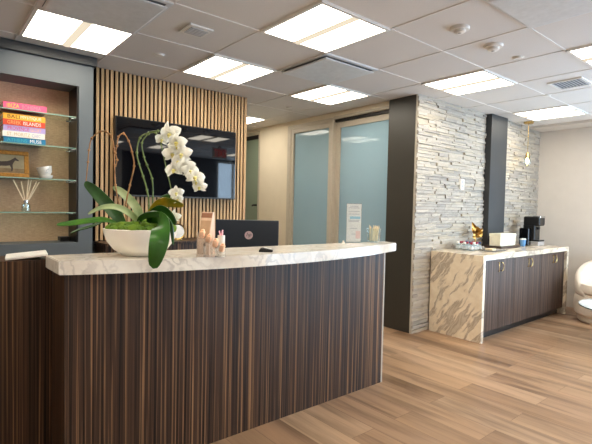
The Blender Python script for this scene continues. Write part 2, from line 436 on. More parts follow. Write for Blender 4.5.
window(5, 'Y', 3.60, 5.66, .1, 1.40, YF, (4.3, 4.98), 'unseen low window added to throw daylight on the reception desk')  # added window, lets cool light onto the desk and cabinet fronts
struct('wall_front_pale', MB().box(XL, 3.40, YF - .12, YF, 0, ZC), 'white_paint', 'unseen wall opposite the bookcase, made pale to bounce light', 'wall')  # unseen stretch of front wall, white so it bounces light back

# partition with frosted glass
mb = MB()
mb.box(XG, XG + .1, 3.13, 4.93, 2.40, ZC)                  # header
mb.box(XG, XG + .1, 4.90, 5.58, 0, ZC)                      # cream pier
mb.box(XG, XG + .1, 5.58, 6.60, 2.42, ZC).box(XG, XG + .1, 6.60, 7.5, 0, ZC)
struct('wall_glass_side', mb, 'cream_paint', 'cream wall and header around the frosted glass doors', 'wall')
# fixed pane
mb = MB()
mb.box(XG - .012, XG + .06, 4.83, 4.90, 0, 2.40, .003).box(XG - .012, XG + .06, 4.06, 4.83, 2.345, 2.40, .003)
mb.box(XG - .012, XG + .06, 4.00, 4.075, 0, 2.40, .003).box(XG, XG + .06, 4.075, 4.83, 0, .08)
mb.box(XG - .004, XG + .05, 4.775, 4.835, .08, 2.345).box(XG - .004, XG + .05, 4.06, 4.78, 2.29, 2.35)
w1 = struct('window_1', mb, 'beige_metal', 'fixed frosted blue glass panel in a beige metal frame, beside the cream wall', 'window')
obj('pane', MB().box(XG + .02, XG + .032, 4.07, 4.78, .07, 2.30), 'frosted_blue', w1)
# sliding door panel
mb = MB()
mb.box(XG + .045, XG + .085, 3.93, 4.00, 0, 2.345, .003).box(XG + .045, XG + .085, 3.135, 3.165, 0, 2.345, .003)
mb.box(XG + .045, XG + .085, 3.16, 3.94, 2.275, 2.345, .003).box(XG + .045, XG + .085, 3.16, 3.94, .01, .09)
d1 = struct('door_1', mb, 'beige_metal', 'sliding frosted blue glass door between the beige post and the charcoal column', 'door')
obj('pane', MB().box(XG + .058, XG + .07, 3.15, 3.95, .08, 2.30), 'frosted_blue', d1)
obj('track', MB().box(XG + .02, XG + .09, 3.13, 4.00, 2.345, 2.385), 'black_metal', d1, label='black sliding track above the door')
struct('trim_2', MB().box(XG - .012, XG + .06, 3.10, 4.00, 2.378, 2.41, .003).box(XG - .004, XG + .05, 3.125, 3.14, 0, 2.39), 'beige_metal', 'beige metal trim over and beside the sliding glass door', 'trim')
# passage glass door
mb = MB()
mb.box(XG + .01, XG + .06, 5.60, 5.635, 0, 2.42).box(XG + .01, XG + .06, 6.56, 6.60, 0, 2.42).box(XG + .01, XG + .06, 5.635, 6.56, 2.37, 2.42)
d2 = struct('door_2', mb, 'beige_metal', 'greenish glass passage door seen beside the slatted panel', 'door')
obj('pane', MB().box(XG + .03, XG + .042, 5.635, 6.56, .02, 2.31), 'frosted_green', d2)
obj('top_rail', MB().box(XG + .015, XG + .055, 5.635, 6.56, 2.31, 2.37), 'black_metal', d2)
h = MB().cyl((XG + .03, 5.69, 1.30), (XG - .03, 5.69, 1.30), .012).tube([(XG - .03, 5.69, 1.30), (XG - .034, 5.70, 1.30), (XG - .035, 5.715, 1.285)], .009)
obj('handle', h, 'black_metal', d2, True)

# charcoal column and stone wall
mb = MB().box(XG - .03, XG + .09, 2.775, 3.125, 0, ZC, .002)
struct('column_charcoal', mb, 'charcoal_panel', 'wide charcoal panelled column between the glass door and stone wall', 'column')
struct('trim_3', MB().box(XG - .034, XG - .004, 2.762, 2.776, 0, ZC), 'beige_metal', 'thin pale corner trim between charcoal column and stone wall', 'trim')
struct('wall_stone_backing', MB().box(XG + .02, XR + .12, YS + .045, YS + .3, 0, ZC), 'slate_dark', 'wall carrying the stacked stone cladding', 'wall')
mb = MB(); tones = []
cl = mb.b.loops.layers.float_color.new('stone_tone')
pal = [S(186, 177, 163), S(180, 172, 160), S(188, 178, 162), S(174, 167, 157), S(191, 182, 169), S(184, 173, 155), S(168, 161, 152), S(186, 178, 166)]
z = 0.0; row = 0
while z < ZC - .002:
    hgt = min(random.choice((.014, .018, .023, .028, .034)), ZC - z)
    if ZC - (z + hgt) < .015: hgt = ZC - z
    x = XG - .028
    while x < XR - .001:
        L = random.uniform(.08, .36); x1 = min(x + L, XR)
        if XR - x1 < .06: x1 = XR
        d = random.uniform(0, .020)
        nf0 = len(mb.b.faces)
        e = .0012; y0 = YS + .018 - d
        vs = []
        # front face subdivided in x and slightly chipped
        nseg = max(2, int((x1 - x) / .05))
        rows_ = []
        for zz in (z + e, z + hgt - e):
            rows_.append([mb.b.verts.new((x + e + (x1 - x - 2 * e) * k / nseg, y0 + random.uniform(-.003, .004), zz)) for k in range(nseg + 1)])
        back = [mb.b.verts.new((xx, YS + .046, zz)) for zz in (z + e, z + hgt - e) for xx in (x + e, x1 - e)]
        fs = []
        for k in range(nseg): fs.append(mb.b.faces.new((rows_[0][k], rows_[0][k + 1], rows_[1][k + 1], rows_[1][k])))
        fs.append(mb.b.faces.new([back[1], back[0]] + rows_[0])); fs.append(mb.b.faces.new([back[2], back[3]] + rows_[1][::-1]))
        fs.append(mb.b.faces.new((back[0], back[2], rows_[1][0], rows_[0][0]))); fs.append(mb.b.faces.new((back[3], back[1], rows_[0][-1], rows_[1][-1])))
        c = random.choice(pal); k = random.uniform(.95, 1.06)
        for f in fs:
            for lp in f.loops: lp[cl] = (min(1, c[0] * k), min(1, c[1] * k), min(1, c[2] * k), 1)
        x = x1
    z += hgt; row += 1
struct('wall_stone', mb, 'ledge_stone', 'pale stacked ledgestone cladding behind the marble coffee bar', 'stone wall')
struct('column_slim', MB().box(5.255, 5.662, 2.68, YS + .046, .8565, ZC - .005, .002), 'slate_dark', 'slim dark grey column running up the stone wall', 'column')

# ------------------------------------------------------------------ ceiling fixtures
def troffer(i, j, label):
    x0, y0 = U0 + i * T, V0 + j * T; x1, y1 = x0 + T, y0 + T; zt = ZC - .0045
    r = thing('ceiling_light', ((x0 + x1) / 2, (y0 + y1) / 2, ZC - .012), label, 'ceiling light', 'square lights in the tile ceiling')
    f = MB(); e = .022
    f.box(x0, x1, y0, y0 + e, ZC - .012, ZC).box(x0, x1, y1 - e, y1, ZC - .012, ZC).box(x0, x0 + e, y0 + e, y1 - e, ZC - .012, ZC).box(x1 - e, x1, y0 + e, y1 - e, ZC - .012, ZC)
    obj('frame', f, 'white_metal', r)
    xm = (x0 + x1) / 2
    obj('diffuser', MB().box(x0 + e, xm - .03, y0 + e, y1 - e, ZC - .009, ZC), 'lamp_diffuser', r)
    obj('diffuser', MB().box(xm + .03, x1 - e, y0 + e, y1 - e, ZC - .009, ZC), 'lamp_diffuser', r)
    s = MB(); n = 8; rr = []
    for k in range(n + 1):
        a = PI * k / n; rr.append((xm - .03 * math.cos(a), ZC - .009 - .012 * math.sin(a)))
    A = [s.b.verts.new((x, y0 + e, z)) for x, z in rr]; B = [s.b.verts.new((x, y1 - e, z)) for x, z in rr]
    for k in range(n): s.b.faces.new((A[k], A[k + 1], B[k + 1], B[k]))
    s.b.faces.new(A); s.b.faces.new(B[::-1]); s.b.faces.new((A[0], B[0], B[n], A[n]))
    obj('basket', s, 'lamp_strip', r, True)
    return r
troffer(0, 0, 'large lit square ceiling light at top middle, above the wall television area')
troffer(1 + 1, 2, 'lit square ceiling light in front of the frosted glass partition')
troffer(0, 2, 'lit square ceiling light close to the slatted wood panel, above the television')
troffer(-2, 2, 'lit square ceiling light right in front of the bookcase, beside a square air diffuser')
troffer(3, 0, 'lit square ceiling light in front of the charcoal column and stone wall')
troffer(6, 0, 'lit square ceiling light above the coffee bar next to the pendant lamp')
troffer(3, -2, 'lit square ceiling light cut off by the right edge of the photo')
troffer(6, 5, 'lit square ceiling light of the room behind, faintly visible through the frosted sliding door')
struct('wall_meeting_room', MB().box(6.92, 7.02, YS + .3, 7.6, 0, ZC).box(4.1, 6.92, 7.5, 7.6, 0, ZC), 'frost_wall', 'pale blue walls of the room behind the frosted glass', 'wall')
troffer(2, 5, 'lit square ceiling light in the passage behind the slatted panel')
for (i, j) in ((-2, -1), (-5, 1), (-5, -2), (-2, -4), (0, -3), (1, -5), (3, -5), (6, -3), (6, -5), (-5, -5)):  # extra unseen lights, added for more frontal light on desk and shelves
    troffer(i, j, 'unseen square ceiling light added over the waiting side to brighten the room')

def diffuser(i, j, label):
    x0, y0 = U0 + i * T, V0 + j * T; x1, y1 = x0 + T, y0 + T; cx, cy = (x0 + x1) / 2, (y0 + y1) / 2
    r = thing('air_diffuser', (cx, cy, ZC - .05), label, 'air vent', 'square plaque air diffusers in the ceiling')
    f = MB(); e = .03
    f.box(x0, x1, y0, y0 + e, ZC - .01, ZC).box(x0, x1, y1 - e, y1, ZC - .01, ZC).box(x0, x0 + e, y0 + e, y1 - e, ZC - .01, ZC).box(x1 - e, x1, y0 + e, y1 - e, ZC - .01, ZC)
    obj('frame', f, 'plaque_white', r)
    obj('throat', MB().box(x0 + e, x1 - e, y0 + e, y1 - e, ZC - .006, ZC), 'shade_mat_grey', r, label='flat grey sheet for the shaded recess behind the plaque')
    p = MB(); k = .028
    a = [p.b.verts.new((cx + sx * (T / 2 - k), cy + sy * (T / 2 - k), ZC - .028)) for sx, sy in ((-1, -1), (1, -1), (1, 1), (-1, 1))]
    b = [p.b.verts.new((cx + sx * (T / 2 - k - .012), cy + sy * (T / 2 - k - .012), ZC - .032)) for sx, sy in ((-1, -1), (1, -1), (1, 1), (-1, 1))]
    c = [p.b.verts.new((cx + sx * (T / 2 - k), cy + sy * (T / 2 - k), ZC - .024)) for sx, sy in ((-1, -1), (1, -1), (1, 1), (-1, 1))]
    p.skin([c, a, b]); p.box(cx - .06, cx + .06, cy - .06, cy + .06, ZC - .026, ZC - .005)
    obj('plaque', p, 'plaque_white', r)
diffuser(1, 1, 'square air diffuser between two lit lights at upper middle')
diffuser(-2, 1, 'square air diffuser at the top left beside the light over the bookcase')
diffuser(1, -2, 'square air diffuser cut by the top right edge near the sprinkler head')

def disc(name, gx, gy, r, hgt, mat, label, cat, kind=0):
    x, y = U0 + gx * T, V0 + gy * T
    t_ = thing(name, (x, y, ZC - hgt), label, cat)
    obj('base_plate', MB().lathe([(0, 0), (r, 0), (r, -.008), (r * .92, -.016), (0, -.018)] if kind != 2 else [(0, 0), (r, 0), (r * .97, -.004), (0, -.005)], (x, y, ZC), 28), mat, t_, True)
    if kind == 1:
        obj('sensor_head', MB().lathe([(r * .62, -.015), (r * .6, -hgt * .8), (r * .42, -hgt), (0, -hgt)], (x, y, ZC), 28), mat, t_, True)
        obj('lens', MB().blob((x, y, ZC - hgt + .001), r * .2, (1, 1, .4)), 'grille_grey', t_, True)
    if kind == 2:
        obj('cap', MB().lathe([(r * .8, -.004), (r * .78, -hgt), (0, -hgt)], (x, y, ZC), 28), mat, t_, True)
    if kind == 3:
        obj('grille', MB().lathe([(r * .7, -.016), (r * .65, -hgt), (0, -hgt)], (x, y, ZC), 28), 'grille_grey', t_, True)
disc('smoke_detector', 1.51, -.51, .06, .034, 'white_metal', 'round white smoke detector nearer the top of the photo, of two', 'smoke detector', 1)
disc('motion_sensor', 2.25, -.5, .066, .04, 'white_metal', 'round white ceiling sensor next to the small sprinkler cover', 'ceiling sensor', 1)
disc('sprinkler_cover', 2.87, -.51, .042, .012, 'white_metal', 'small flat white sprinkler cover right of the two round sensors', 'sprinkler', 2)
disc('sprinkler_cover', -.5, 2.53, .042, .012, 'white_metal', 'small round white sprinkler cover above the left of the slatted panel', 'sprinkler', 2)
disc('sprinkler_cover', 2.62, 3.75, .042, .012, 'white_metal', 'small round white sprinkler cover above the cream wall by the passage', 'sprinkler', 2)
disc('sprinkler_cover', 5.03, -.01, .042, .012, 'white_metal', 'small round white sprinkler cover beside the grey return grille', 'sprinkler', 2)
# square speaker
sx, sy = U0 - .53 * T, V0 + 1.46 * T
t_ = thing('ceiling_speaker', (sx, sy, ZC - .02), 'small square white ceiling fitting left of the middle light', 'ceiling speaker')
obj('frame', MB().box(sx - .085, sx + .085, sy - .085, sy + .085, ZC - .012, ZC, .004), 'white_metal', t_)
mb = MB()
for k in range(5): mb.box(sx - .06, sx + .06, sy - .055 + k * .024, sy - .04 + k * .024, ZC - .018, ZC - .012)
obj('grille', mb, 'grille_grey', t_)
# return grille
gx0, gx1, gy0, gy1 = 4.375, 4.63, 1.46, 1.70
t_ = thing('return_grille', ((gx0 + gx1) / 2, (gy0 + gy1) / 2, ZC - .016), 'grey slatted return grille in the ceiling above the coffee bar', 'air vent')
mb = MB(); e = .02
mb.box(gx0 - e, gx1 + e, gy0 - e, gy0, ZC - .012, ZC).box(gx0 - e, gx1 + e, gy1, gy1 + e, ZC - .012, ZC).box(gx0 - e, gx0, gy0, gy1, ZC - .012, ZC).box(gx1, gx1 + e, gy0, gy1, ZC - .012, ZC)
obj('frame', mb, 'white_metal', t_)
obj('throat', MB().box(gx0, gx1, gy0, gy1, ZC - .004, ZC), 'shade_mat_grey', t_)  # flat grey sheet in place of the shaded duct
mb = MB()
for k in range(9):
    y = gy0 + .013 + k * .0265; mb.box(gx0, gx1, -.011, .011, -.0015, .0015, mat=Matrix.Translation((0, y, ZC - .01)) @ Matrix.Rotation(math.radians(25), 4, 'X'))
obj('louvre', mb, 'grille_grey', t_)

# exit sign over the entrance side, seen as a red mark in the television
ex, ey = 4.55, .2
t_ = thing('exit_sign', (ex, ey, 2.22), 'red exit sign hanging from the ceiling, mirrored in the television', 'exit sign')
obj('housing', MB().box(ex - .16, ex + .16, ey - .02, ey + .02, 2.22, 2.42, .005), 'white_metal', t_)
obj('hanger', MB().box(ex - .03, ex + .03, ey - .015, ey + .015, 2.42, ZC), 'white_metal', t_)
lettering('lettering', 'EXIT', 'exit_red', t_, (ex + .13, ey + .0195, 2.25), (-1, 0, 0), (0, 0, 1), .14, .26, .002)

# ------------------------------------------------------------------ slatted panel, TV, bookcase, credenza
t_ = thing('slat_panel', (1.93, 4.15, .955), 'vertical oak slat wall panel on black backing behind the television', 'wall panel')
obj('backing', MB().box(1.135, 2.685, 4.131, YB, .955, ZC - .004), 'black_felt', t_)
mb = MB(); p = .0400
for k in range(39):
    x = 1.15 + k * p; mb.box(x, x + .0225, 4.119, 4.131, .957, ZC - .006)
mb.box(2.685, 2.697, 4.118, 4.188, .955, ZC - .006)
obj('slats', mb, 'oak_slat', t_)

t_ = thing('television', (1.955, 4.05, 1.352), 'large black wall television on the slatted wood panel', 'television')
obj('cabinet', MB().box(1.295, 2.53, 4.062, 4.1185, 1.352, 2.058, .004), 'black_plastic', t_)
obj('screen', MB().box(1.303, 2.522, 4.058, 4.064, 1.366, 2.05), 'tv_screen', t_)
obj('bottom_bezel', MB().box(1.295, 2.53, 4.054, 4.064, 1.352, 1.366, .002), 'slate_dark', t_)

YFb = 3.90
t_ = thing('bookcase', (.2, 4.0, 0), 'slate grey built-in bookcase with woven backing and glass shelves', 'bookcase')
bx0, bx1, ox1, ot, ob = -1.9, 1.065, .957, 2.215, .965
mb = MB().box(bx0, bx1, YFb, YB, ot, ZC - .004).box(ox1, bx1, YFb, YB, ob, ot).box(bx0, bx1, YFb, YB, 0, ob).box(bx0, -1.7, YFb, YB, ob, ot)
obj('carcass', mb, 'slate_paint', t_)
obj('cornice', MB().box(bx0, bx1 + .02, YFb - .03, YB, ZC - .075, ZC - .004, .004), 'slate_dark', t_)
obj('back_panel', MB().box(-1.7, ox1, YB - .02, YB - .004, ob, ot), 'grasscloth', t_)
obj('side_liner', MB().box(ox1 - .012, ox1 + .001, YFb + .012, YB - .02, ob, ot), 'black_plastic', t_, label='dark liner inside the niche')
SHZ = [1.975, 1.7255, 1.468, 1.207]
for z in SHZ:
    s = obj('shelf', MB().box(-1.7, ox1 - .013, 3.935, YB - .025, z - .008, z), 'shelf_glass', t_)
    obj('polished_edge', MB().box(-1.7, ox1 - .013, 3.93, 3.9352, z - .008, z), 'glass_edge', s)
    for y in (3.955, 4.12):
        obj('shelf_pin', MB().lathe([(0, 0), (.009, 0), (.009, .006), (.0055, .007), (.0055, .033), (0, .033)], (ox1 - .012, y, z - .0145), 14, (-1, 0, 0)), 'chrome', s, True)

obj_c = thing('credenza', (1.92, 3.95, 0), 'low dark striped wood credenza under the slatted panel', 'credenza')
obj('body', MB().box(1.15, 2.66, 3.84, 4.117, .0, .93), 'macassar', obj_c)
obj('top', MB().box(1.14, 2.67, 3.82, 4.118, .93, .952, .002), 'macassar', obj_c)

# books
def book(x0, x1, y0, y1, z0, z1, cover, words, label):
    t_ = thing('book', ((x0 + x1) / 2, (y0 + y1) / 2, z0), label, 'book', 'hardback books stacked on the glass shelves')
    mb = MB().box(x0, x1, y0, y1, z0, z0 + .003).box(x0, x1, y0, y1, z1 - .003, z1).box(x0, x1, y0, y0 + .004, z0 + .003, z1 - .003)
    obj('cover', mb, cover, t_)
    obj('pages', MB().box(x0 + .004, x1 - .004, y0 + .004, y1 - .005, z0 + .003, z1 - .003), 'page_edge', t_)
    for (w, a, b, m) in words:
        lettering('lettering', w, m, t_, (x0 + (x1 - x0) * a, y0, z0 + (z1 - z0) * .2), (1, 0, 0), (0, 0, 1), (z1 - z0) * .6, (x1 - x0) * (b - a), .0006)
book(.452, .738, 3.955, 4.15, 1.9755, 2.025, 'book_pink', [('IBIZA', .08, .36, 'ink_yellow'), ('BOHEMIA', .42, .86, 'ink_rose')], 'pink hardback book lying alone on the top glass shelf')
st = [('book_teal', [('ATHENS', .08, .55, 'ink_teal'), ('MUSE', .62, .9, 'ink_white')], 'teal blue hardback at the bottom of the book stack'),
      ('book_cream', [('ST. MORITZ', .1, .64, 'ink_tan'), ('CHIC', .68, .9, 'ink_lilac')], 'white hardback second from bottom of the book stack'),
      ('book_lilac', [('PROVENCE', .1, .6, 'ink_crimson'), ('GLORY', .63, .9, 'ink_apricot')], 'lilac hardback in the middle of the book stack'),
      ('book_red', [('GREEK', .1, .42, 'ink_apricot'), ('ISLANDS', .47, .9, 'ink_white')], 'red orange hardback second from top of the book stack'),
      ('book_yellow', [('BALI', .1, .38, 'ink_black'), ('MYSTIQUE', .4, .9, 'ink_white')], 'yellow hardback on top of the book stack')]
z = SHZ[1] + .0005
for k, (c, w, lb) in enumerate(st):
    dx = (.004, -.002, .003, 0, .002)[k]
    book(.45 + dx, .728 + dx, 3.958 + dx, 4.15, z, z + .043, c, w, lb); z += .0433

tag(obj('storage_box', MB().box(.86, .935, 4.06, 4.16, .9655, 1.0, .003), 'black_plastic'), 'small black box in the lower right corner of the bookcase niche', 'box')
# framed horse painting
t_ = thing('framed_painting', (.47, 4.06, SHZ[2]), 'small gold framed painting of a brown horse on a glass shelf', 'painting')
R = Matrix.Translation((0, 4.02, SHZ[2] + .0008)) @ Matrix.Rotation(math.radians(-8), 4, 'X')
x0, x1, hh, wf = .33, .632, .208, .034
mb = MB()
for (a, b, c, d) in ((x0, x1, 0, wf), (x0, x1, hh - wf, hh), (x0, x0 + wf, wf, hh - wf), (x1 - wf, x1, wf, hh - wf)):
    mb.box(a, b, 0, .022, c, d, .005, mat=R)
mb.box(x0 + .006, x1 - .006, .006, .02, .006, hh - .006, mat=R)
obj('frame', mb, 'gilt_frame', t_)
cv = obj('canvas', MB().box(x0 + wf, x1 - wf, .003, .0062, wf, hh - wf, mat=R), 'painting_sky', t_)
obj('painted_ground', MB().box(x0 + wf, x1 - wf, .0022, .003, wf, wf + .035, mat=R), 'painting_ground', cv)
horse = [(px_ * 1.12 + .004, pz_ * 1.05) for px_, pz_ in [(.0, .075), (.01, .09), (.02, .088), (.05, .083), (.085, .088), (.10, .095), (.125, .115), (.13, .122), (.135, .114), (.152, .098), (.148, .092), (.13, .096), (.118, .075), (.114, .06), (.116, .03), (.112, .012), (.105, .012), (.106, .035), (.098, .055), (.075, .05), (.05, .05), (.038, .046), (.032, .035), (.036, .012), (.028, .012), (.024, .035), (.018, .055), (.008, .065), (-.012, .045), (-.014, .055)]]
mb = MB(); a = [mb.b.verts.new((x0 + .06 + px, .0016, wf + .002 + pz * .95)) for px, pz in horse]; b = [mb.b.verts.new((x0 + .06 + px, .003, wf + .002 + pz * .95)) for px, pz in horse]
for k in range(len(a)): mb.b.faces.new((a[k], a[(k + 1) % len(a)], b[(k + 1) % len(a)], b[k]))
mb.b.faces.new(a)
obj('painted_horse', mb.xform(R), 'horse_brown', cv)

# stacked ceramic cup
cx, cy, cz = .748, 4.03, SHZ[2]
t_ = thing('ceramic_cup', (cx, cy, cz), 'white ceramic cup stacked askew on a white bowl, on a glass shelf', 'cup')
obj('bowl', MB().lathe([(0, 0), (.034, 0), (.046, .012), (.05, .03), (.046, .03), (.04, .012), (0, .008)], (cx, cy, cz + .0005), 28), 'ceramic_white', t_, True)
R = Matrix.Translation((cx, cy, cz + .028)) @ Matrix.Rotation(math.radians(-12), 4, 'Y')
cup = obj('cup', MB().lathe([(0, 0), (.032, 0), (.048, .02), (.055, .07), (.051, .07), (.044, .02), (0, .006)], (0, 0, 0), 28).xform(R), 'ceramic_white', t_, True)
mb = MB()
for dx in (-.012, .012): mb.tube([(dx - .007, -.052, .045), (dx, -.0545, .042), (dx + .007, -.052, .045)], .0016, 6)
mb.tube([(.0, -.0535, .043), (.002, -.054, .034), (-.003, -.053, .031)], .0014, 6).tube([(-.01, -.0495, .026), (0, -.051, .022), (.01, -.0495, .026)], .0016, 6)
obj('drawn_face', mb.xform(R), 'grille_grey', cup)

# reed diffuser
cx, cy, cz = .61, 4.03, SHZ[3]
t_ = thing('reed_diffuser', (cx, cy, cz), 'glass reed diffuser with pale sticks on the lowest glass shelf', 'reed diffuser')
obj('bottle', MB().lathe([(0, 0), (.03, 0), (.032, .006), (.032, .055), (.014, .066), (.012, .085), (.015, .086), (.015, .09), (.009, .09), (.009, .066), (.028, .054), (.028, .004), (0, .003)], (cx, cy, cz + .0005), 24), 'jar_glass', t_, True)
obj('oil', MB().lathe([(0, .004), (.027, .004), (.027, .028), (0, .028)], (cx, cy, cz + .0005), 20), 'oil_liquid', t_, True)
obj('neck_ring', MB().lathe([(.0155, .072), (.0175, .072), (.0175, .088), (.0155, .088)], (cx, cy, cz + .0005), 20), 'chrome', t_, True)
for (tx, ty, tz) in ((-.085, 0, .245), (-.03, .02, .235), (.012, -.03, .25), (.04, .03, .25), (.07, -.01, .24), (.095, .03, .235)):
    obj('reed', MB().cyl((cx - tx * .12, cy - ty * .12, cz + .03), (cx + tx, cy + ty, cz + tz), .004, n=8), 'reed_wood', t_, True)

# round gold-rimmed disc on the credenza
cx, cy, cz = 1.825, 3.93, .952
t_ = thing('desk_clock', (cx, cy, cz), 'round white disc with gold rim standing on the credenza behind the orchid', 'ornament')
n = Vector((-.35, -1, .1)).normalized(); c0 = Vector((cx, cy, cz + .082))
obj('face', MB().lathe([(0, 0), (.062, 0), (.062, .012), (0, .014)], c0, 36, n), 'plastic_white', t_, True)
obj('rim', MB().lathe([(.062, -.006), (.072, -.006), (.075, .006), (.07, .016), (.062, .014)], c0, 36, n), 'brass', t_, True)
obj('foot', MB().box(cx - .035, cx + .035, cy - .03, cy + .03, cz + .0003, cz + .012, .003), 'brass', t_)

# ------------------------------------------------------------------ reception desk
t_ = thing('reception_desk', (1.5, 2.3, 0), 'dark striped wood reception desk with curved white marble counter', 'reception desk')
obj('front_panel', MB().box(.464, 2.605, 2.11, 2.35, 0, .98), 'macassar', t_)
obj('side_wing', MB().box(-1.3, .464, 2.352, 2.60, 0, 1.02), 'macassar', t_)
obj('end_trim', MB().box(2.605, 2.617, 2.108, 2.352, 0, .98), 'beige_metal', t_, label='pale metal end strip')
xa, xb = .436, 2.69
def frontY(x):
    s = (x - 1.53) / (xb - xa) * 2
    return 1.885 + .215 * min(1, abs(s)) ** 1.9 - .03 * max(0, s)
N = 48; poly = [(xa + (xb - xa) * k / N, frontY(xa + (xb - xa) * k / N)) for k in range(N + 1)] + [(2.735, 2.22)] + [(xa, 2.35)]
mb = MB().prism(poly, .98, 1.04)
es = [e for e in mb.b.edges if abs(e.verts[0].co.z - e.verts[1].co.z) < 1e-6]
bmesh.ops.bevel(mb.b, geom=es, offset=.004, segments=2, affect='EDGES')
obj('marble_counter', mb, 'marble_counter', t_)
obj('work_surface', MB().box(.464, 2.60, 2.352, 3.05, .71, .74, .003), 'charcoal_panel', t_)
for x in (.47, 2.56): obj('desk_leg', MB().box(x, x + .04, 2.45, 3.03, 0, .71), 'charcoal_panel', t_)

# sloped white tray on side wing
t_ = thing('document_tray', (.36, 2.42, 1.02), 'white flat tray lying on the dark side wing left of the marble', 'tray')
R = Matrix.Translation((.373, 2.44, 1.0212)) @ Matrix.Rotation(math.radians(-8), 4, 'Z') @ Matrix.Rotation(math.radians(-5), 4, 'Y')
obj('shell', MB().box(-.085, .085, -.08, .09, .0, .014, .004, mat=Matrix.Translation((0, 0, .0072)) @ R), 'plastic_white', t_)
obj('prop_foot', MB().box(.425, .44, 2.39, 2.49, 1.0203, 1.030, .002), 'plastic_white', t_)

# monitor
cw = Matrix.Translation((1.82, 2.745, 0)) @ Matrix.Rotation(math.radians(-40.2), 4, 'Z')
t_ = thing('computer_monitor', (1.82, 2.745, .74), 'black computer monitor seen from behind over the marble counter', 'monitor')
obj('casing', MB().box(-.229, .229, -.012, .02, .905, 1.187, .006, mat=cw), 'monitor_back', t_)
obj('screen', MB().box(-.222, .222, .0195, .0212, .918, 1.18, mat=cw), 'black_gloss', t_)
st_ = obj('stand', MB().box(-.035, .035, -.045, -.012, .752, .93, .004, mat=cw), 'black_plastic', t_)
obj('foot', MB().box(-.11, .11, -.11, .08, .7405, .752, .004, mat=cw), 'black_plastic', st_)
lg = obj('logo', MB().cyl(cw @ Vector((.012, -.0118, 1.076)), cw @ Vector((.012, -.0136, 1.076)), .030, n=36), 'logo_silver', t_, True, label='round pinkish silver hp emblem')
rt = cw.to_3x3() @ Vector((1, 0, 0))
ob_ = lettering('lettering', 'hp', 'monitor_back', lg, cw @ Vector((-.008, -.0136, 1.059)), rt, Vector((0, 0, 1)) + rt * .28, .038, .035, .001)

# ------------------------------------------------------------------ orchid
OC = Vector((.815, 2.165, 1.04))
t_ = thing('potted_orchid', OC, 'white orchid in a wide cream bowl on the marble counter', 'potted plant')
R_ = .172
obj('bowl', MB().lathe([(0, 0), (.075, 0), (.085, .003), (.125, .03), (.155, .068), (.168, .105), (R_, .128), (.167, .130), (.161, .124), (.15, .085), (0, .06)], OC + Vector((0, 0, .0005)), 56), 'bowl_cream', t_, True)
mb = MB(); random.seed(11)
for k in range(90):
    a = random.uniform(0, 2 * PI); r = .145 * math.sqrt(random.random()); s = random.uniform(.018, .036)
    mb.blob(OC + Vector((r * math.cos(a), r * math.sin(a), .125 + random.uniform(0, .05) * (1 - r / .17))), s, (1, 1, .75), 2, .12)
obj('moss', mb, 'moss', t_, True)
VD = Vector((.639, .769, 0))     # roughly the direction from the room into the corner
def leaf(pts, w, mat, fold=.25, tilt=0.0, tip=.75, face=None, thick=.0022):
    P = smooth_path(pts, 5); n = len(P); mb = MB(); top = []; bot = []
    for i, p in enumerate(P):
        s = i / (n - 1)
        tg = (P[min(i + 1, n - 1)] - P[max(i - 1, 0)]).normalized()
        wv = tg.cross(VD if face is None else Vector(face)).normalized()
        if tilt: wv = (Matrix.Rotation(tilt, 3, tg) @ wv)
        nv = tg.cross(wv).normalized()
        prof = (min(1, .35 + s * 2.2)) * math.sqrt(max(0, 1 - max(0, (s - tip) / (1 - tip)) ** 2))
        ww = w * .5 * max(prof, .04)
        rt_ = []; rb_ = []
        for q in (-1, -.5, 0, .5, 1):
            c = p + wv * ww * q + nv * fold * ww * abs(q)
            rt_.append(mb.b.verts.new(c + nv * thick)); rb_.append(mb.b.verts.new(c - nv * thick))
        top.append(rt_ + rb_[::-1])
    mb.skin(top)
    obj('leaf', mb, mat, t_, True)
leaf([(0.767, 2.237, 1.16), (0.745, 2.255, 1.215), (0.718, 2.285, 1.258), (0.687, 2.322, 1.305), (0.652, 2.366, 1.354), (0.62, 2.407, 1.392)], .062, 'leaf_dark', .3, tip=.55)
leaf([(0.835, 2.214, 1.17), (0.831, 2.224, 1.229), (0.816, 2.239, 1.273), (0.789, 2.276, 1.318), (0.758, 2.303, 1.352), (0.735, 2.337, 1.372)], .042, 'leaf_pale', .25, .35, tip=.5)  # pale green paints in the backlight on this upright leaf
leaf([(0.80, 2.12, 1.16), (0.772, 2.103, 1.212), (0.726, 2.092, 1.249), (0.677, 2.107, 1.272), (0.624, 2.138, 1.268), (0.575, 2.177, 1.238)], .029, 'leaf_pale', .3, .5, tip=.5)
leaf([(0.76, 2.25, 1.18), (0.685, 2.28, 1.206), (0.637, 2.293, 1.204), (0.583, 2.312, 1.196), (0.534, 2.326, 1.188), (0.48, 2.343, 1.182)], .03, 'leaf_bright', .35, .55, tip=.6)
leaf([(0.76, 2.29, 1.18), (0.697, 2.321, 1.199), (0.662, 2.349, 1.181), (0.631, 2.388, 1.165), (0.602, 2.424, 1.153), (0.566, 2.453, 1.134)], .018, 'leaf_dark', .35, .9, tip=.5)
leaf([(0.857, 2.08, 1.185), (0.845, 2.03, 1.215), (0.812, 1.912, 1.205), (0.777, 1.840, 1.15), (0.761, 1.832, 1.088), (0.754, 1.858, 1.015)], .084, 'leaf_deep', .2, tip=.6)
leaf([(0.85, 2.17, 1.16), (0.858, 2.162, 1.216), (0.873, 2.126, 1.271), (0.892, 2.086, 1.301), (0.925, 2.046, 1.3), (0.966, 2.011, 1.286)], .055, 'leaf_yellowing', .3, .5, tip=.5)
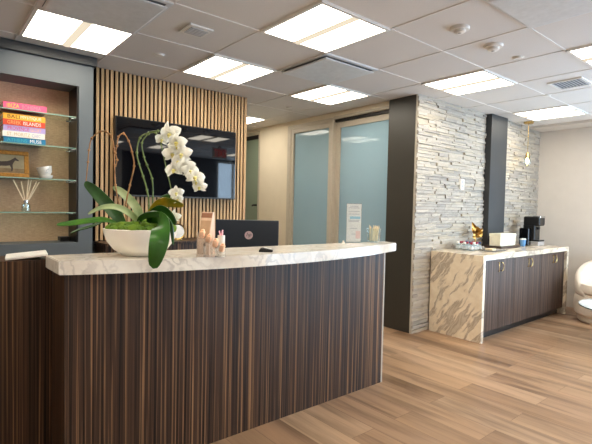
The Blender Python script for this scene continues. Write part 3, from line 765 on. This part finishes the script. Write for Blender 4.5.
leaf([(0.79, 2.13, 1.16), (0.783, 2.095, 1.218), (0.804, 2.026, 1.244), (0.835, 1.974, 1.243), (0.866, 1.934, 1.201), (0.874, 1.923, 1.106)], .030, 'leaf_dark', .3, .5, tip=.5)
leaf([(0.84, 2.13, 1.16), (0.842, 2.097, 1.213), (0.845, 2.045, 1.249), (0.859, 2.008, 1.259), (0.884, 1.986, 1.236), (0.905, 1.966, 1.199)], .06, 'leaf_dark', .3, .3, tip=.5)
leaf([(0.855, 2.175, 1.16), (0.862, 2.172, 1.221), (0.901, 2.168, 1.276), (0.936, 2.154, 1.317), (0.963, 2.132, 1.325), (0.991, 2.109, 1.318)], .05, 'leaf_dark', .3, .4, tip=.5)
SA = [(0.764, 2.214, 1.17), (0.76, 2.22, 1.283), (0.776, 2.212, 1.381), (0.792, 2.203, 1.474), (0.784, 2.212, 1.543), (0.772, 2.225, 1.596), (0.75, 2.232, 1.63), (0.727, 2.237, 1.612), (0.718, 2.229, 1.567), (0.712, 2.233, 1.533), (0.718, 2.227, 1.499), (0.712, 2.23, 1.465)]
SB = [(0.759, 2.244, 1.17), (0.744, 2.273, 1.282), (0.731, 2.288, 1.381), (0.731, 2.306, 1.481), (0.73, 2.311, 1.565), (0.724, 2.331, 1.621), (0.703, 2.35, 1.647), (0.68, 2.369, 1.646), (0.645, 2.383, 1.611), (0.631, 2.379, 1.551), (0.627, 2.38, 1.492), (0.619, 2.383, 1.397)]
SC = [(0.839, 2.151, 1.17), (0.847, 2.149, 1.285), (0.84, 2.158, 1.358), (0.825, 2.173, 1.426), (0.811, 2.188, 1.485), (0.799, 2.187, 1.539), (0.808, 2.17, 1.609), (0.836, 2.135, 1.633), (0.863, 2.086, 1.64), (0.892, 2.049, 1.625), (0.917, 2.013, 1.572), (0.942, 1.989, 1.516), (0.962, 1.957, 1.464), (0.984, 1.937, 1.422), (1.004, 1.918, 1.376)]
SD = [(0.866, 2.168, 1.17), (0.874, 2.167, 1.325), (0.871, 2.174, 1.416), (0.852, 2.192, 1.483), (0.841, 2.204, 1.523), (0.83, 2.203, 1.591), (0.851, 2.174, 1.634), (0.875, 2.141, 1.638), (0.892, 2.125, 1.595), (0.901, 2.116, 1.543), (0.914, 2.087, 1.438), (0.926, 2.06, 1.346)]
for pts, mat, r in ((SA, 'stem_brown', .0042), (SB, 'stem_brown', .0042), (SC, 'stem_green', .0045), (SD, 'stem_green', .004)):
    mb = MB().tube(pts, r, 8, r * .6, 5)
    for q in pts[1:-1]: mb.blob(q, r * 1.7, (1, 1, 1.1), 1)
    obj('flower_spike', mb, mat, t_, True)
def flower(c, r, seed):
    rnd = random.Random(seed)
    n = (-VD + Vector((rnd.uniform(-.45, .45), rnd.uniform(-.45, .45), rnd.uniform(-.3, .25)))).normalized()
    upv = Vector((0, 0, 1)); u = (upv - n * upv.dot(n)).normalized(); w = n.cross(u)
    rot = rnd.uniform(-.25, .25); c = Vector(c); mb = MB()
    for (ang, L, W) in ((90, 1.0, .55), (215, .95, .5), (325, .95, .5), (12, 1.05, 1.0), (168, 1.05, 1.0)):
        a = math.radians(ang) + rot; d = w * math.cos(a) + u * math.sin(a); s = n.cross(d)
        NU, NV = 6, 4; grid = []
        for i in range(NU + 1):
            t = i / NU; hw = W * r * .5 * math.sin(PI * min(1, (.08 + .92 * t)) ** .85) ** .6 if t < 1 else .02 * r
            rowp = []
            for j in range(NV + 1):
                q = j / NV * 2 - 1
                lift = r * (.22 * math.sin(PI * t) - .18 * t * t) - .12 * r * q * q * (1 if W > .8 else -.6) + (0.06 * r if W < .8 else .1 * r)
                rowp.append(mb.b.verts.new(c + d * (L * r * t * .98) + s * hw * q + n * lift))
            grid.append(rowp)
        for i in range(NU):
            for j in range(NV): mb.b.faces.new((grid[i][j], grid[i][j + 1], grid[i + 1][j + 1], grid[i + 1][j]))
    bmesh.ops.solidify(mb.b, geom=mb.b.faces[:], thickness=.0012)
    f = obj('flower', mb, 'petal', t_, True)
    k = MB().blob(c + n * r * .2 - u * r * .12, r * .2, (1, 1, .9), 2).blob(c + n * r * .3 - u * r * .3, r * .13, (1, 1, 1), 1)
    obj('lip', k, 'petal_lip', f, True)
FL = [(0.896, 2.019, 1.626, 0.047), (0.886, 2.092, 1.603, 0.03), (0.907, 2.019, 1.531, 0.040), (0.935, 1.97, 1.53, 0.043), (0.918, 2.019, 1.455, 0.04), (0.941, 1.949, 1.468, 0.04), (0.974, 1.919, 1.421, 0.04), (0.996, 1.911, 1.375, 0.03), (0.929, 2.018, 1.346, 0.031), (0.911, 1.979, 1.583, 0.04), (0.942, 2.032, 1.315, 0.024), (0.95, 2.087, 1.233, 0.03)]
FL += [(0.918, 1.995, 1.56, .036), (0.925, 1.985, 1.495, .036), (0.955, 1.93, 1.45, .034), (0.985, 1.915, 1.4, .03)]
for k, (x, y, z, r) in enumerate(FL): flower((x, y, z), r * 1.22, 40 + k)

# ------------------------------------------------------------------ things on the reception counter
CT = 1.0402
# stepped acrylic stand with peach tubes
vx = Vector((.769, -.639, 0)); vy = Vector((.639, .769, 0))
W4 = Matrix(((vx.x, vy.x, 0, 1.075), (vx.y, vy.y, 0, 1.935), (0, 0, 1, CT), (0, 0, 0, 1)))
t_ = thing('acrylic_stand', (1.075, 1.935, CT), 'clear stepped acrylic stand on the marble counter, holding peach sachets', 'display stand')
mb = MB()
steps = [(-.066, .088), (-.033, .066), (0, .044), (.033, .022)]
for (x, h) in steps:
    mb.box(x, x + .032, -.03, -.027, .002, h + .035, mat=W4).box(x, x + .032, .027, .03, .002, h + .035, mat=W4).box(x, x + .032, -.027, .027, h, h + .003, mat=W4).box(x, x + .003, -.027, .027, .002, h, mat=W4)
mb.box(-.068, .068, -.032, .032, 0, .002, mat=W4)
obj('shell', mb, 'acrylic', t_)
for k, (x, h) in enumerate(steps):
    nm = ('highest', 'second highest', 'second lowest', 'lowest')[k]
    m = MB(); rr = []
    R = W4 @ Matrix.Translation((x + .0165, 0, h + .0032)) @ Matrix.Rotation(math.radians(12), 4, 'Y')
    m.box(-.011, .011, -.022, .022, 0.001, .034, .005, mat=R).box(-.008, .008, -.017, .017, .03, .043, .006, mat=R)
    tag(obj('sachet', m, 'peach', None, True), 'peach coloured sachet on the %s step of the acrylic stand' % nm, 'sachet', 'peach sachets in the acrylic stand')
# tan box behind
t_ = thing('display_box', (1.1, 2.05, CT), 'tall pale tan display box behind the acrylic stand', 'box')
R = Matrix(((vx.x, vy.x, 0, 1.105), (vx.y, vy.y, 0, 2.045), (0, 0, 1, CT), (0, 0, 0, 1))) @ Matrix.Rotation(math.radians(-14), 4, 'Z')
mb = MB()
prof = [(-.03, 0), (.045, 0), (.03, .215), (.012, .215), (-.03, .08)]
a = [mb.b.verts.new((-.031, y, z)) for y, z in prof]; b = [mb.b.verts.new((.031, y, z)) for y, z in prof]; mb.skin([a, b]); mb.xform(R)
obj('carton', mb, 'tan_box_side', t_)
mb = MB(); s = (-.038 / .12)
def onface(x, z, d): return Vector((x, -.03 + (z - .08) / .135 * .042 - d, z))
for nm, (x0, x1, z0, z1), mt in (('front_panel', (-.027, .027, .085, .172), 'tan_wood'), ('header', (-.029, .029, .186, .21), 'terracotta')):
    mb = MB(); q = [onface(x0, z0, .0015), onface(x1, z0, .0015), onface(x1, z1, .0015), onface(x0, z1, .0015)]; q2 = [p + Vector((0, .0015, 0)) for p in q]
    mb.skin([[mb.b.verts.new(p) for p in q2], [mb.b.verts.new(p) for p in q]]); mb.xform(R)
    obj(nm, mb, mt, t_)
# white cup with pink items
cx, cy = 1.168, 2.0
t_ = thing('white_cup', (cx, cy, CT), 'slim white cup holding pink tissues, beside the acrylic stand', 'cup')
obj('cup', MB().lathe([(0, 0), (.017, 0), (.019, .004), (.019, .098), (.0165, .098), (.0165, .006), (0, .005)], (cx, cy, CT + .0003), 24), 'ceramic_white', t_, True)
mb = MB()
for (dx, dy, h, a) in ((-.007, 0, .122, -.3), (.005, .004, .126, .25), (.002, -.006, .116, .1)):
    mb.box(-.006, .006, -.002, .002, -.03, .02, .0015, mat=Matrix.Translation((cx + dx, cy + dy, CT + h - .02)) @ Matrix.Rotation(a, 4, 'Y') @ Matrix.Rotation(.6, 4, 'Z'))
tag(obj('tissue_roll', mb, 'pink_soft'), 'pink rolled tissues sticking out of the slim white cup', 'tissue')
# black handset
t_ = thing('card_reader', (1.455, 2.005, CT), 'small flat black device lying on the marble in front of monitor', 'device')
R = Matrix(((vx.x, vy.x, 0, 1.455), (vx.y, vy.y, 0, 2.008), (0, 0, 1, CT), (0, 0, 0, 1)))
mb = MB(); prof = [(-.038, 0), (.04, 0), (.04, .013), (-.018, .024), (-.03, .018)]
a = [mb.b.verts.new((x, -.035, z)) for x, z in prof]; b = [mb.b.verts.new((x, .035, z)) for x, z in prof]; mb.skin([a, b])
bmesh.ops.bevel(mb.b, geom=mb.b.edges[:], offset=.003, segments=2, affect='EDGES'); mb.xform(R)
obj('body', mb, 'black_plastic', t_, True)
obj('display', MB().box(-.012, .03, -.024, .024, -.0006, .0006, mat=R @ Matrix.Translation((.002, 0, .0204)) @ Matrix.Rotation(math.radians(10.7), 4, 'Y')), 'grille_grey', t_)
# leaflet holder
R = Matrix(((vx.x, vy.x, 0, 2.405), (vx.y, vy.y, 0, 2.235), (0, 0, 1, CT), (0, 0, 0, 1))) @ Matrix.Rotation(math.radians(-4), 4, 'Z')
t_ = thing('leaflet_holder', (2.405, 2.235, CT), 'clear upright sign holder with white leaflet at right end of marble counter', 'sign holder')
obj('holder', MB().box(-.055, .055, -.022, .03, 0, .004, mat=R).box(-.055, .055, -.006, -.004, .004, .285, mat=R).box(-.055, .055, .002, .004, .004, .285, mat=R), 'acrylic', t_)
lf = obj('leaflet', MB().box(-.052, .052, -.0035, .0015, .005, .281, mat=R), 'leaflet', t_)
mb = MB()
for z, w in ((.262, .06), (.25, .075), (.225, .08), (.205, .08), (.16, .08), (.152, .07), (.1, .05), (.06, .03)): mb.box(-w / 2, w / 2, -.0045, -.0036, z, z + .004, mat=R)
obj('ruled_line', mb, 'leaflet_line', lf)
obj('picture_band', MB().box(-.03, .046, -.0042, -.0036, .172, .19, mat=R), 'leaflet_blue', lf)
obj('picture_block', MB().box(.015, .048, -.0042, -.0036, .03, .085, mat=R), 'leaflet_pink', lf)
# jar with swabs
cx, cy = 2.575, 2.19
t_ = thing('glass_jar', (cx, cy, CT), 'small flared glass jar of pale sticks beside the leaflet holder', 'jar')
obj('jar', MB().lathe([(0, 0), (.04, 0), (.043, .004), (.055, .105), (.052, .105), (.04, .008), (0, .007)], (cx, cy, CT + .0003), 28), 'jar_glass', t_, True)
mb = MB(); random.seed(5)
for k in range(24):
    a = random.uniform(0, 2 * PI); r = .036 * math.sqrt(random.random()); q = Vector((cx + r * math.cos(a), cy + r * math.sin(a), CT + .01))
    e = q + Vector((r * .35 * math.cos(a) + random.uniform(-.008, .008), r * .35 * math.sin(a) + random.uniform(-.008, .008), random.uniform(.098, .118)))
    mb.cyl(q, e, .0018, n=6)
o = obj('wooden_stick', mb, 'swab_tan'); tag(o, 'bunch of pale sticks packed in the flared glass jar', 'sticks', None, 'stuff')
# tiny cap
cx, cy = 2.29, 2.225
tag(obj('bell_knob', MB().lathe([(0, 0), (.012, 0), (.013, .005), (.006, .009), (.006, .012), (.0085, .016), (0, .02)], (cx, cy, CT), 18), 'ceramic_white', None, True), 'tiny white knob on the marble left of the leaflet holder', 'knob')

# ------------------------------------------------------------------ coffee bar
BT = .856; BX0, BX1, BY0 = 4.145, 6.30, 2.145
t_ = thing('marble_worktop', ((BX0 + BX1) / 2, 2.4, 0), 'veined marble worktop with waterfall ends along the stone wall', 'worktop')
obj('top', MB().box(BX0, BX1, BY0, YS - .012, BT - .05, BT, .002), 'marble_bold', t_)
obj('end_panel', MB().box(BX0, BX0 + .045, BY0, YS - .012, 0, BT - .05, .002), 'marble_bold', t_)
obj('end_panel', MB().box(BX1 - .045, BX1, BY0, YS - .012, 0, BT - .05, .002), 'marble_bold', t_)
xs = [4.192, 4.880, 5.567, 6.253]
for k in range(3):
    x0, x1 = xs[k] + .001, xs[k + 1] - .001; xm = (x0 + x1) / 2
    lb = ('striped wood base cabinet with gold pulls nearest the marble side panel', 'middle striped wood base cabinet with gold pulls under the marble worktop', 'striped wood base cabinet with gold pulls nearest the cream chair')[k]
    c_ = thing('base_cabinet', (xm, 2.4, 0), lb, 'cabinet', 'cabinets under the coffee bar')
    obj('carcass', MB().box(x0, x1, 2.195, 2.70, .10, BT - .052), 'macassar_grey', c_)
    obj('plinth', MB().box(x0, x1, 2.235, 2.60, 0, .10), 'black_plastic', c_)
    for s in (0, 1):
        a, b = (x0 + .001, xm - .0015) if s == 0 else (xm + .0015, x1 - .001)
        d = obj('door', MB().box(a, b, 2.175, 2.194, .085, BT - .053, .001), 'macassar_grey', c_)
        hx = (b - .030) if s == 0 else (a + .030); sg = -1 if s == 0 else 1
        pts = [(hx, 2.163, .765), (hx + sg * .012, 2.157, .752), (hx + sg * .018, 2.155, .722), (hx + sg * .012, 2.157, .692), (hx, 2.163, .679)]
        hb = MB().tube(pts, .0036, 8, None, 5).cyl((hx, 2.176, .765), (hx, 2.160, .765), .005, n=8).cyl((hx, 2.176, .679), (hx, 2.160, .679), .005, n=8)
        obj('handle', hb, 'brass', d, True)

B = BT + .0004
# clear bin of little bottles
t_ = thing('acrylic_bin', (4.66, 2.60, B), 'clear open bin of little capped bottles on the marble worktop', 'bin')
mb = MB(); x0, x1, y0, y1 = 4.50, 4.74, 2.45, 2.69
mb.box(x0, x1, y0, y1, B, B + .004).box(x0, x1, y0, y0 + .003, B + .004, B + .05).box(x0, x1, y1 - .003, y1, B + .004, B + .05).box(x0, x0 + .003, y0, y1, B + .004, B + .05).box(x1 - .003, x1, y0, y1, B + .004, B + .05)
obj('shell', mb, 'acrylic', t_)
caps = ['red_cap', 'plastic_white', 'red_cap', 'blue_cap', 'plastic_white', 'red_cap', 'blue_cap', 'red_cap', 'plastic_white', 'red_cap', 'red_cap', 'blue_cap']
word = {'red_cap': 'red', 'plastic_white': 'white', 'blue_cap': 'blue'}
for k in range(12):
    i, j = k % 4, k // 4; x, y = x0 + .033 + i * .058, y0 + .04 + j * .078
    w_ = thing('little_bottle', (x, y, B + .0045), 'little clear bottle with %s cap, standing in the open acrylic bin' % word[caps[k]], 'bottle', 'little %s capped bottles in the clear bin' % word[caps[k]])
    obj('body', MB().lathe([(0, 0), (.022, 0), (.023, .004), (.023, .05), (.012, .062), (.012, .068), (0, .068)], (x, y, B + .0045), 16), 'jar_glass', w_, True)
    obj('label_band', MB().lathe([(.0232, .012), (.0236, .012), (.0236, .042), (.0232, .042)], (x, y, B + .0045), 16), 'leaflet', w_, True)
    obj('cap', MB().lathe([(0, .066), (.0145, .066), (.0145, .086), (.012, .088), (0, .088)], (x, y, B + .0045), 16), caps[k], w_, True)
# flat dish
t_ = thing('glass_dish', (4.78, 2.37, B), 'flat glass dish with a beige packet, in front of the bottle bin', 'dish')
mb = MB(); x0, x1, y0, y1 = 4.62, 4.95, 2.29, 2.43
mb.box(x0, x1, y0, y1, B, B + .005).box(x0, x1, y0, y0 + .006, B + .005, B + .022).box(x0, x1, y1 - .006, y1, B + .005, B + .022).box(x0, x0 + .006, y0 + .006, y1 - .006, B + .005, B + .022).box(x1 - .006, x1, y0 + .006, y1 - .006, B + .005, B + .022)
obj('shell', mb, 'acrylic', t_)
obj('base_mat', MB().box(x0 + .01, x1 - .01, y0 + .01, y1 - .01, B + .0052, B + .008), 'shade_mat_grey', t_)
tag(obj('packet', MB().box(4.66, 4.74, 2.32, 2.40, B + .0083, B + .03, .004), 'swab_tan'), 'beige packet lying in the flat glass dish', 'packet')
# gold ornament
gx, gy = 4.90, 2.645
t_ = thing('gold_ornament', (gx, gy, B), 'gold leaf-like ornament on a pale base before the stone wall', 'ornament')
obj('base', MB().lathe([(0, 0), (.034, 0), (.036, .01), (.034, .05), (.02, .056), (0, .056)], (gx, gy, B), 20), 'ceramic_white', t_, True)
obj('stem', MB().tube([(gx, gy, B + .05), (gx - .005, gy, B + .09), (gx, gy, B + .14)], .007, 8), 'gold_leaf', t_, True)
VDs = VD; VD_keep = VD
random.seed(3)
for (tx, ty, tz, w) in ((-.055, .02, .30, .05), (-.075, -.03, .245, .06), (.0, -.03, .24, .07), (.06, -.05, .215, .07), (.10, -.03, .19, .06), (.05, .03, .25, .06), (-.09, -.02, .17, .07), (-.07, .0, .14, .05), (.02, -.06, .165, .07), (.085, 0, .145, .05), (-.03, .03, .23, .06)):
    p0 = Vector((gx, gy, B + .135)); p2 = Vector((gx + tx, gy + ty, B + tz)); pm = (p0 + p2) / 2 + Vector((random.uniform(-.02, .02), -.015, random.uniform(-.01, .03)))
    P = smooth_path([p0, pm, p2], 5); mb = MB(); rings = []
    for i, p in enumerate(P):
        s = i / (len(P) - 1); tg = (P[min(i + 1, len(P) - 1)] - P[max(i - 1, 0)]).normalized(); wv = tg.cross(Vector((.5, .8, .3))).normalized(); nv = tg.cross(wv)
        ww = max(w * .5 * math.sin(PI * (.1 + .88 * s)), .002)
        r1 = [mb.b.verts.new(p + wv * ww * q + nv * (.5 * ww * abs(q) + .0012)) for q in (-1, -.5, 0, .5, 1)]; r2 = [mb.b.verts.new(p + wv * ww * q + nv * (.5 * ww * abs(q) - .0012)) for q in (-1, -.5, 0, .5, 1)]
        rings.append(r1 + r2[::-1])
    mb.skin(rings); obj('petal', mb, 'gold_leaf', t_, True)
# cream box on dark tray
t_ = thing('wood_tray', (5.36, 2.53, B), 'dark brown wooden tray under the cream box', 'tray')
mb = MB().box(5.09, 5.57, 2.43, 2.635, B, B + .012, .003)
for q in ((5.09, 5.57, 2.43, 2.44), (5.09, 5.57, 2.625, 2.635), (5.09, 5.10, 2.44, 2.625), (5.56, 5.57, 2.44, 2.625)): mb.box(*q, B + .012, B + .03)
obj('base', mb, 'dark_tray', t_)
t_ = thing('napkin_box', (5.36, 2.53, B + .0125), 'cream rectangular box resting on the dark wooden tray', 'box')
obj('body', MB().box(5.14, 5.52, 2.465, 2.60, B + .0125, B + .135, .004), 'cream_box', t_)
obj('lid', MB().box(5.136, 5.524, 2.461, 2.604, B + .135, B + .17, .005), 'cream_box', t_)
# cup
cx, cy = 5.80, 2.50
t_ = thing('paper_cup', (cx, cy, B), 'blue and white cup beside the black coffee machine', 'cup')
obj('body', MB().lathe([(0, 0), (.03, 0), (.036, .085), (.033, .085), (.028, .004), (0, .003)], (cx, cy, B), 24), 'blue_cup', t_, True)
obj('lid', MB().lathe([(0, .098), (.034, .098), (.0375, .086), (.0375, .082), (0, .082)], (cx, cy, B), 24), 'plastic_white', t_, True)
# coffee machine
x0, x1, y0, y1 = 6.02, 6.195, 2.40, 2.60
t_ = thing('coffee_machine', ((x0 + x1) / 2, (y0 + y1) / 2, B), 'black single-serve coffee machine at the far end of the marble worktop', 'coffee machine')
obj('base', MB().box(x0 - .005, x1 + .005, y0, y1, B, B + .055, .006), 'silver_base', t_)
obj('drip_tray', MB().box(x0 + .005, x1 - .005, y0 - .004, y0 + .07, B + .0552, B + .075, .004), 'black_plastic', t_)
obj('column', MB().box(x0, x1, y0 + .055, y1, B + .055, B + .27, .012), 'black_plastic', t_)
obj('brew_head', MB().box(x0 - .003, x1 + .003, y0 - .002, y1, B + .255, B + .376, .022, 4), 'black_plastic', t_)
obj('lid_handle', MB().box(x0 + .01, x1 - .01, y0 - .008, y0 + .09, B + .355, B + .382, .006), 'chrome', t_)
obj('spout', MB().lathe([(0, 0), (.022, 0), (.03, .03), (0, .03)], ((x0 + x1) / 2, y0 + .05, B + .207), 16), 'black_plastic', t_, True)
obj('water_tank', MB().box(x0 - .09, x0 - .004, y1 - .11, y1 + .01, B + .001, B + .225, .012), 'black_gloss', t_)

# wall switch
t_ = thing('wall_outlet', (4.72, YS - .013, 1.53), 'white electrical outlet plate on the stacked stone wall', 'outlet')
obj('plate', MB().box(4.685, 4.755, YS - .016, YS + .01, 1.53, 1.645, .003), 'plastic_white', t_)
for z in (1.55, 1.60): obj('socket', MB().box(4.705, 4.735, YS - .0185, YS - .0158, z, z + .028, .0008), 'grille_grey', t_)

# pendant lamp
px, py = 6.07, 2.60
t_ = thing('pendant_lamp', (px, py, 1.97), 'brass pendant lamp with bare bulb hanging near the stone wall', 'pendant lamp')
obj('canopy', MB().lathe([(0, 0), (.06, 0), (.06, -.02), (.05, -.028), (0, -.03)], (px, py, ZC - .001), 28), 'brass', t_, True)
obj('rod', MB().cyl((px, py, ZC - .028), (px, py, 2.06), .0032, n=10), 'brass', t_, True)
obj('socket', MB().lathe([(0, .075), (.012, .075), (.02, .06), (.03, .0), (.026, 0), (0, .02)], (px, py, 1.99), 24), 'brass', t_, True)
obj('bulb', MB().lathe([(0, 0), (.014, .004), (.021, .02), (.018, .04), (.011, .055), (.01, .066)], (px, py, 1.93), 20), 'bulb', t_, True)
obj('glass_globe', MB().lathe([(.026, .07), (.042, .045), (.046, .01), (.036, -.025), (.015, -.042), (0, -.045)], (px, py, 1.925), 24), 'jar_glass', t_, True)

# ------------------------------------------------------------------ cream chair and glass table
ccx, ccy = 6.28, 1.60
t_ = thing('barrel_chair', (ccx, ccy, 0), 'rounded cream upholstered barrel chair by the far wall', 'armchair')
R0 = .44
obj('base_ring', MB().lathe([(0, .0), (R0 - .06, 0), (R0 - .045, .02), (R0 - .05, .065), (0, .07)], (ccx, ccy, 0), 48), 'upholstery', t_, True)
obj('shell_base', MB().lathe([(0, .07), (R0 - .045, .07), (R0 - .01, .10), (R0, .2), (R0 - .01, .30), (R0 - .03, .33), (0, .34)], (ccx, ccy, 0), 48), 'upholstery', t_, True)
obj('seat', MB().lathe([(0, .335), (.39, .335), (.415, .36), (.418, .405), (.395, .45), (.3, .468), (0, .475)], (ccx - .02, ccy - .005, 0), 48), 'upholstery', t_, True)
mb = MB(); rings = []; a0 = math.atan2(.22, 1.0); nA = 36
for k in range(nA + 1):
    s = k / nA; ang = a0 + (s - .5) * math.radians(270); env = max(0, math.sin(PI * min(max(s, .0), 1))) ** .75
    hgt = .34 + max(.04, .40 * env); ring = []
    for q in range(14):
        b = 2 * PI * q / 14; rr = R0 - .065 + .06 * math.cos(b) * (.25 + .75 * env) ; zz = .33 + (hgt - .33) * (.5 + .5 * math.sin(b)) 
        # superellipse-ish upright pad
        rr = R0 - .062 + .066 * (abs(math.cos(b)) ** .6) * (1 if math.cos(b) > 0 else -1) * (.85 + .15 * env)
        zz = .30 + (hgt - .30) * (.5 + .5 * (abs(math.sin(b)) ** .7) * (1 if math.sin(b) > 0 else -1))
        ring.append(mb.b.verts.new((ccx + rr * math.cos(ang), ccy + rr * math.sin(ang), zz)))
    rings.append(ring)
mb.skin(rings); obj('backrest', mb, 'upholstery', t_, True)

tx, ty = 5.25, 1.15
t_ = thing('glass_table', (tx, ty, 0), 'low round glass table in front of the cream chair, cut by photo edge', 'table')
obj('table_top', MB().lathe([(0, .375), (.485, .375), (.5, .380), (.5, .384), (.485, .3865), (0, .3865)], (tx, ty, 0), 64), 'table_glass', t_, True)
obj('edge_band', MB().lathe([(.497, .3775), (.503, .3775), (.503, .3865), (.497, .3865)], (tx, ty, 0), 64), 'table_edge', t_, True)
for k in range(3):
    a = math.radians(-30 + 120 * k)
    obj('leg', MB().cyl((tx + .25 * math.cos(a), ty + .25 * math.sin(a), 0), (tx + .25 * math.cos(a), ty + .25 * math.sin(a), .376), .016, n=14), 'brass', t_, True)

# ------------------------------------------------------------------ daylight
w = bpy.data.worlds.new('daylight'); scene.world = w; w.use_nodes = True
nt = w.node_tree; nt.nodes.clear()
o = nt.nodes.new('ShaderNodeOutputWorld'); bg = nt.nodes.new('ShaderNodeBackground')
tc = nt.nodes.new('ShaderNodeTexCoord'); sp = nt.nodes.new('ShaderNodeSeparateXYZ'); rp = nt.nodes.new('ShaderNodeValToRGB')
nt.links.new(tc.outputs['Generated'], sp.inputs[0]); nt.links.new(sp.outputs['Z'], rp.inputs['Fac'])
e = rp.color_ramp.elements; e[0].position = 0.0; e[0].color = (.7, .83, 1, 1); e[1].position = .6; e[1].color = (.78, .88, 1, 1)
nt.links.new(rp.outputs[0], bg.inputs['Color']); bg.inputs['Strength'].default_value = 7.0
nt.links.new(bg.outputs[0], o.inputs['Surface'])
def portal(name, loc, rot, sx, sy):
    l = bpy.data.lights.new(name, 'AREA'); l.shape = 'RECTANGLE'; l.size = sx; l.size_y = sy; l.cycles.is_portal = True
    ob = bpy.data.objects.new(name, l); ob.location = loc; ob.rotation_euler = rot; COL.objects.link(ob)
portal('window_daylight', (XR + .1, (YF + 1.13) / 2, 1.375), (0, math.radians(90), 0), 2.05, 3.1)
portal('window_daylight', (6.28, YF - .1, 1.26), (math.radians(90), 0, 0), .96, 2.3)

portal('window_daylight', (4.63, YF - .1, .75), (math.radians(90), 0, 0), 2.06, 1.3)  # sampling portal for the added low window

# ------------------------------------------------------------------ camera
f_px = 447.576; pit, rol, yaw = -0.0348329, 0.0219041, 0.8773443
fw = Vector((math.cos(yaw) * math.cos(pit), math.sin(yaw) * math.cos(pit), math.sin(pit)))
rt0 = Vector((math.sin(yaw), -math.cos(yaw), 0)); up0 = rt0.cross(fw)
right = rt0 * math.cos(rol) + up0 * math.sin(rol); up = -rt0 * math.sin(rol) + up0 * math.cos(rol)
cam = bpy.data.cameras.new('camera'); cam.sensor_width = 36; cam.sensor_fit = 'HORIZONTAL'; cam.lens = f_px / 592 * 36; cam.clip_start = .05
co = bpy.data.objects.new('camera', cam); COL.objects.link(co)
mw = Matrix((right, up, -fw)).transposed().to_4x4(); mw.translation = (0, 0, 1.294); co.matrix_world = mw
scene.camera = co

vs = scene.view_settings
scene.display_settings.display_device = 'sRGB'
vs.view_transform = 'Standard'; vs.look = 'None'; vs.gamma = 1.0; vs.use_curve_mapping = False; vs.exposure = 1.0
scene.cycles.max_bounces = 10; scene.cycles.diffuse_bounces = 6; scene.cycles.transparent_max_bounces = 24
scene.cycles.sample_clamp_indirect = 6.0; scene.cycles.use_denoising = True
scene.cycles.caustics_reflective = False; scene.cycles.caustics_refractive = False
